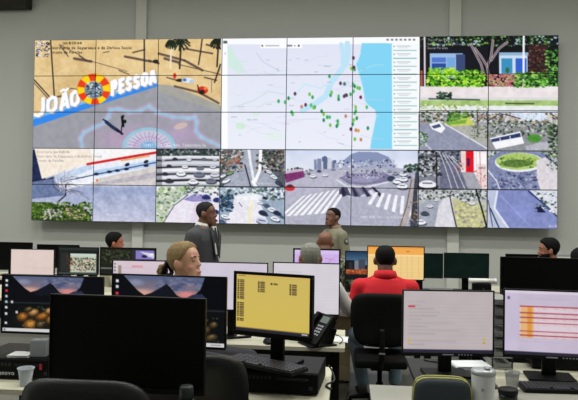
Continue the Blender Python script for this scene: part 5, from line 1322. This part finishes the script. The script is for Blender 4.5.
def pedestal(label, loc):
    t = empty('drawer_pedestal', loc, 0, label, 'drawers')
    m = mat('beige_laminate', (206, 188, 150), 0.55, 0.05, 6)
    obj('carcass', bx((0.36, 0.44, 0.62), (0, 0, 0.33), 0.004), m, t)
    for k in range(4):
        dr = obj('drawer', bx((0.35, 0.018, 0.142), (0, -0.229, 0.105+k*0.15), 0.003), m, t)
        obj('handle', bx((0.09, 0.014, 0.014), (0, -0.245, 0.125+k*0.15), 0.003), M_DGREY, dr)
    for sx in (-1, 1):
        for sy in (-1, 1): obj('foot', bx((0.03, 0.03, 0.02), (sx*0.15, sy*0.19, 0.01)), M_BLACK, t)
q = pos(332, 6.36, 0.3); pedestal('beige drawer pedestal under the far desk left of the red shirted man', (q.x, q.y, 0))
# white cable tray and device below the dark green monitors
q = pos(482, 7.12, 0.74)
t = empty('white_roll', (q.x, q.y+0.03, 0.741), 0, 'white tube on a black cradle below the dark green monitors', 'tube')
bm = BM(); tube(bm, [(-0.14, 0, 0.148), (0.14, 0, 0.148)], 0.028, 16); obj('tube_wall', bm, M_WHITE, t, True)
bm = BM(); tube(bm, [(0.14, 0, 0.148), (0.16, 0, 0.148)], 0.031, 16); obj('end_cap', bm, M_WHITE, t, True)
obj('cradle', bx((0.2, 0.09, 0.12), (0, 0, 0.06), 0.006), M_BLACK2, t)
# low partition behind the far right desk
q0, q1 = pos(542, 8.0, 1), pos(640, 8.0, 1); zt = zrow(556, 254.5, 8.0)
t = empty('partition', ((q0.x+q1.x)/2, q0.y+0.12, 0), 0, 'low white partition behind the bearded man', 'partition')
obj('panel', bx((q1.x-q0.x, 0.03, zt-0.06), (0, 0, (zt-0.06)/2+0.03), 0.004), M_WHITE, t)
obj('top_rail', bx((q1.x-q0.x, 0.04, 0.03), (0, 0, zt-0.015), 0.004), M_SILVER, t)
for sx in (-1, 1): obj('foot', bx((0.05, 0.3, 0.03), (sx*(q1.x-q0.x)*0.42, 0, 0.015), 0.005), M_DGREY, t)

# ------------------------------------------------------------------ cables
def cable(label, pts, r=0.004, n=40):
    bm = BM(); tube(bm, curve_pts(pts, n), r, 6); o = obj('cable', bm, M_CABLE, None, True); tag(o, label, 'cable'); return o
a = pos(330, 4.98, 0); b = pos(340, 5.05, 0); c_ = pos(346, 5.5, 0)
cable('black cable on the floor left of the red shirted man', [(a.x, a.y, .006), (b.x, b.y-.06, .006), (b.x+.06, b.y+.1, .006), (c_.x, c_.y, .006), (c_.x+.02, c_.y+.3, .006)], 0.006)
a = pos(322, 3.52, .8); cable('black cable looping off the computer under the yellow screen', [(a.x+.035, a.y, .80), (a.x+.055, a.y, .77), (a.x+.07, a.y-.10, .746), (a.x+.03, a.y-.2, .746), (a.x+.06, a.y-.28, .746)], 0.005)
a = pos(424, 3.92, .75); cable('black cable trailing under the pale plain screen', [(a.x, a.y, .746), (a.x+.08, a.y-.05, .746), (a.x+.16, a.y-.02, .746), (a.x+.22, a.y-.04, .746)], 0.005)
a = pos(305, 4.42, .75); cable('thin black telephone cord on the middle desk', [(a.x+.2, a.y+.30, .745), (a.x+.24, a.y+.2, .745), (a.x+.26, a.y+.08, .745), (a.x+.24, a.y-.04, .745)], 0.0035)
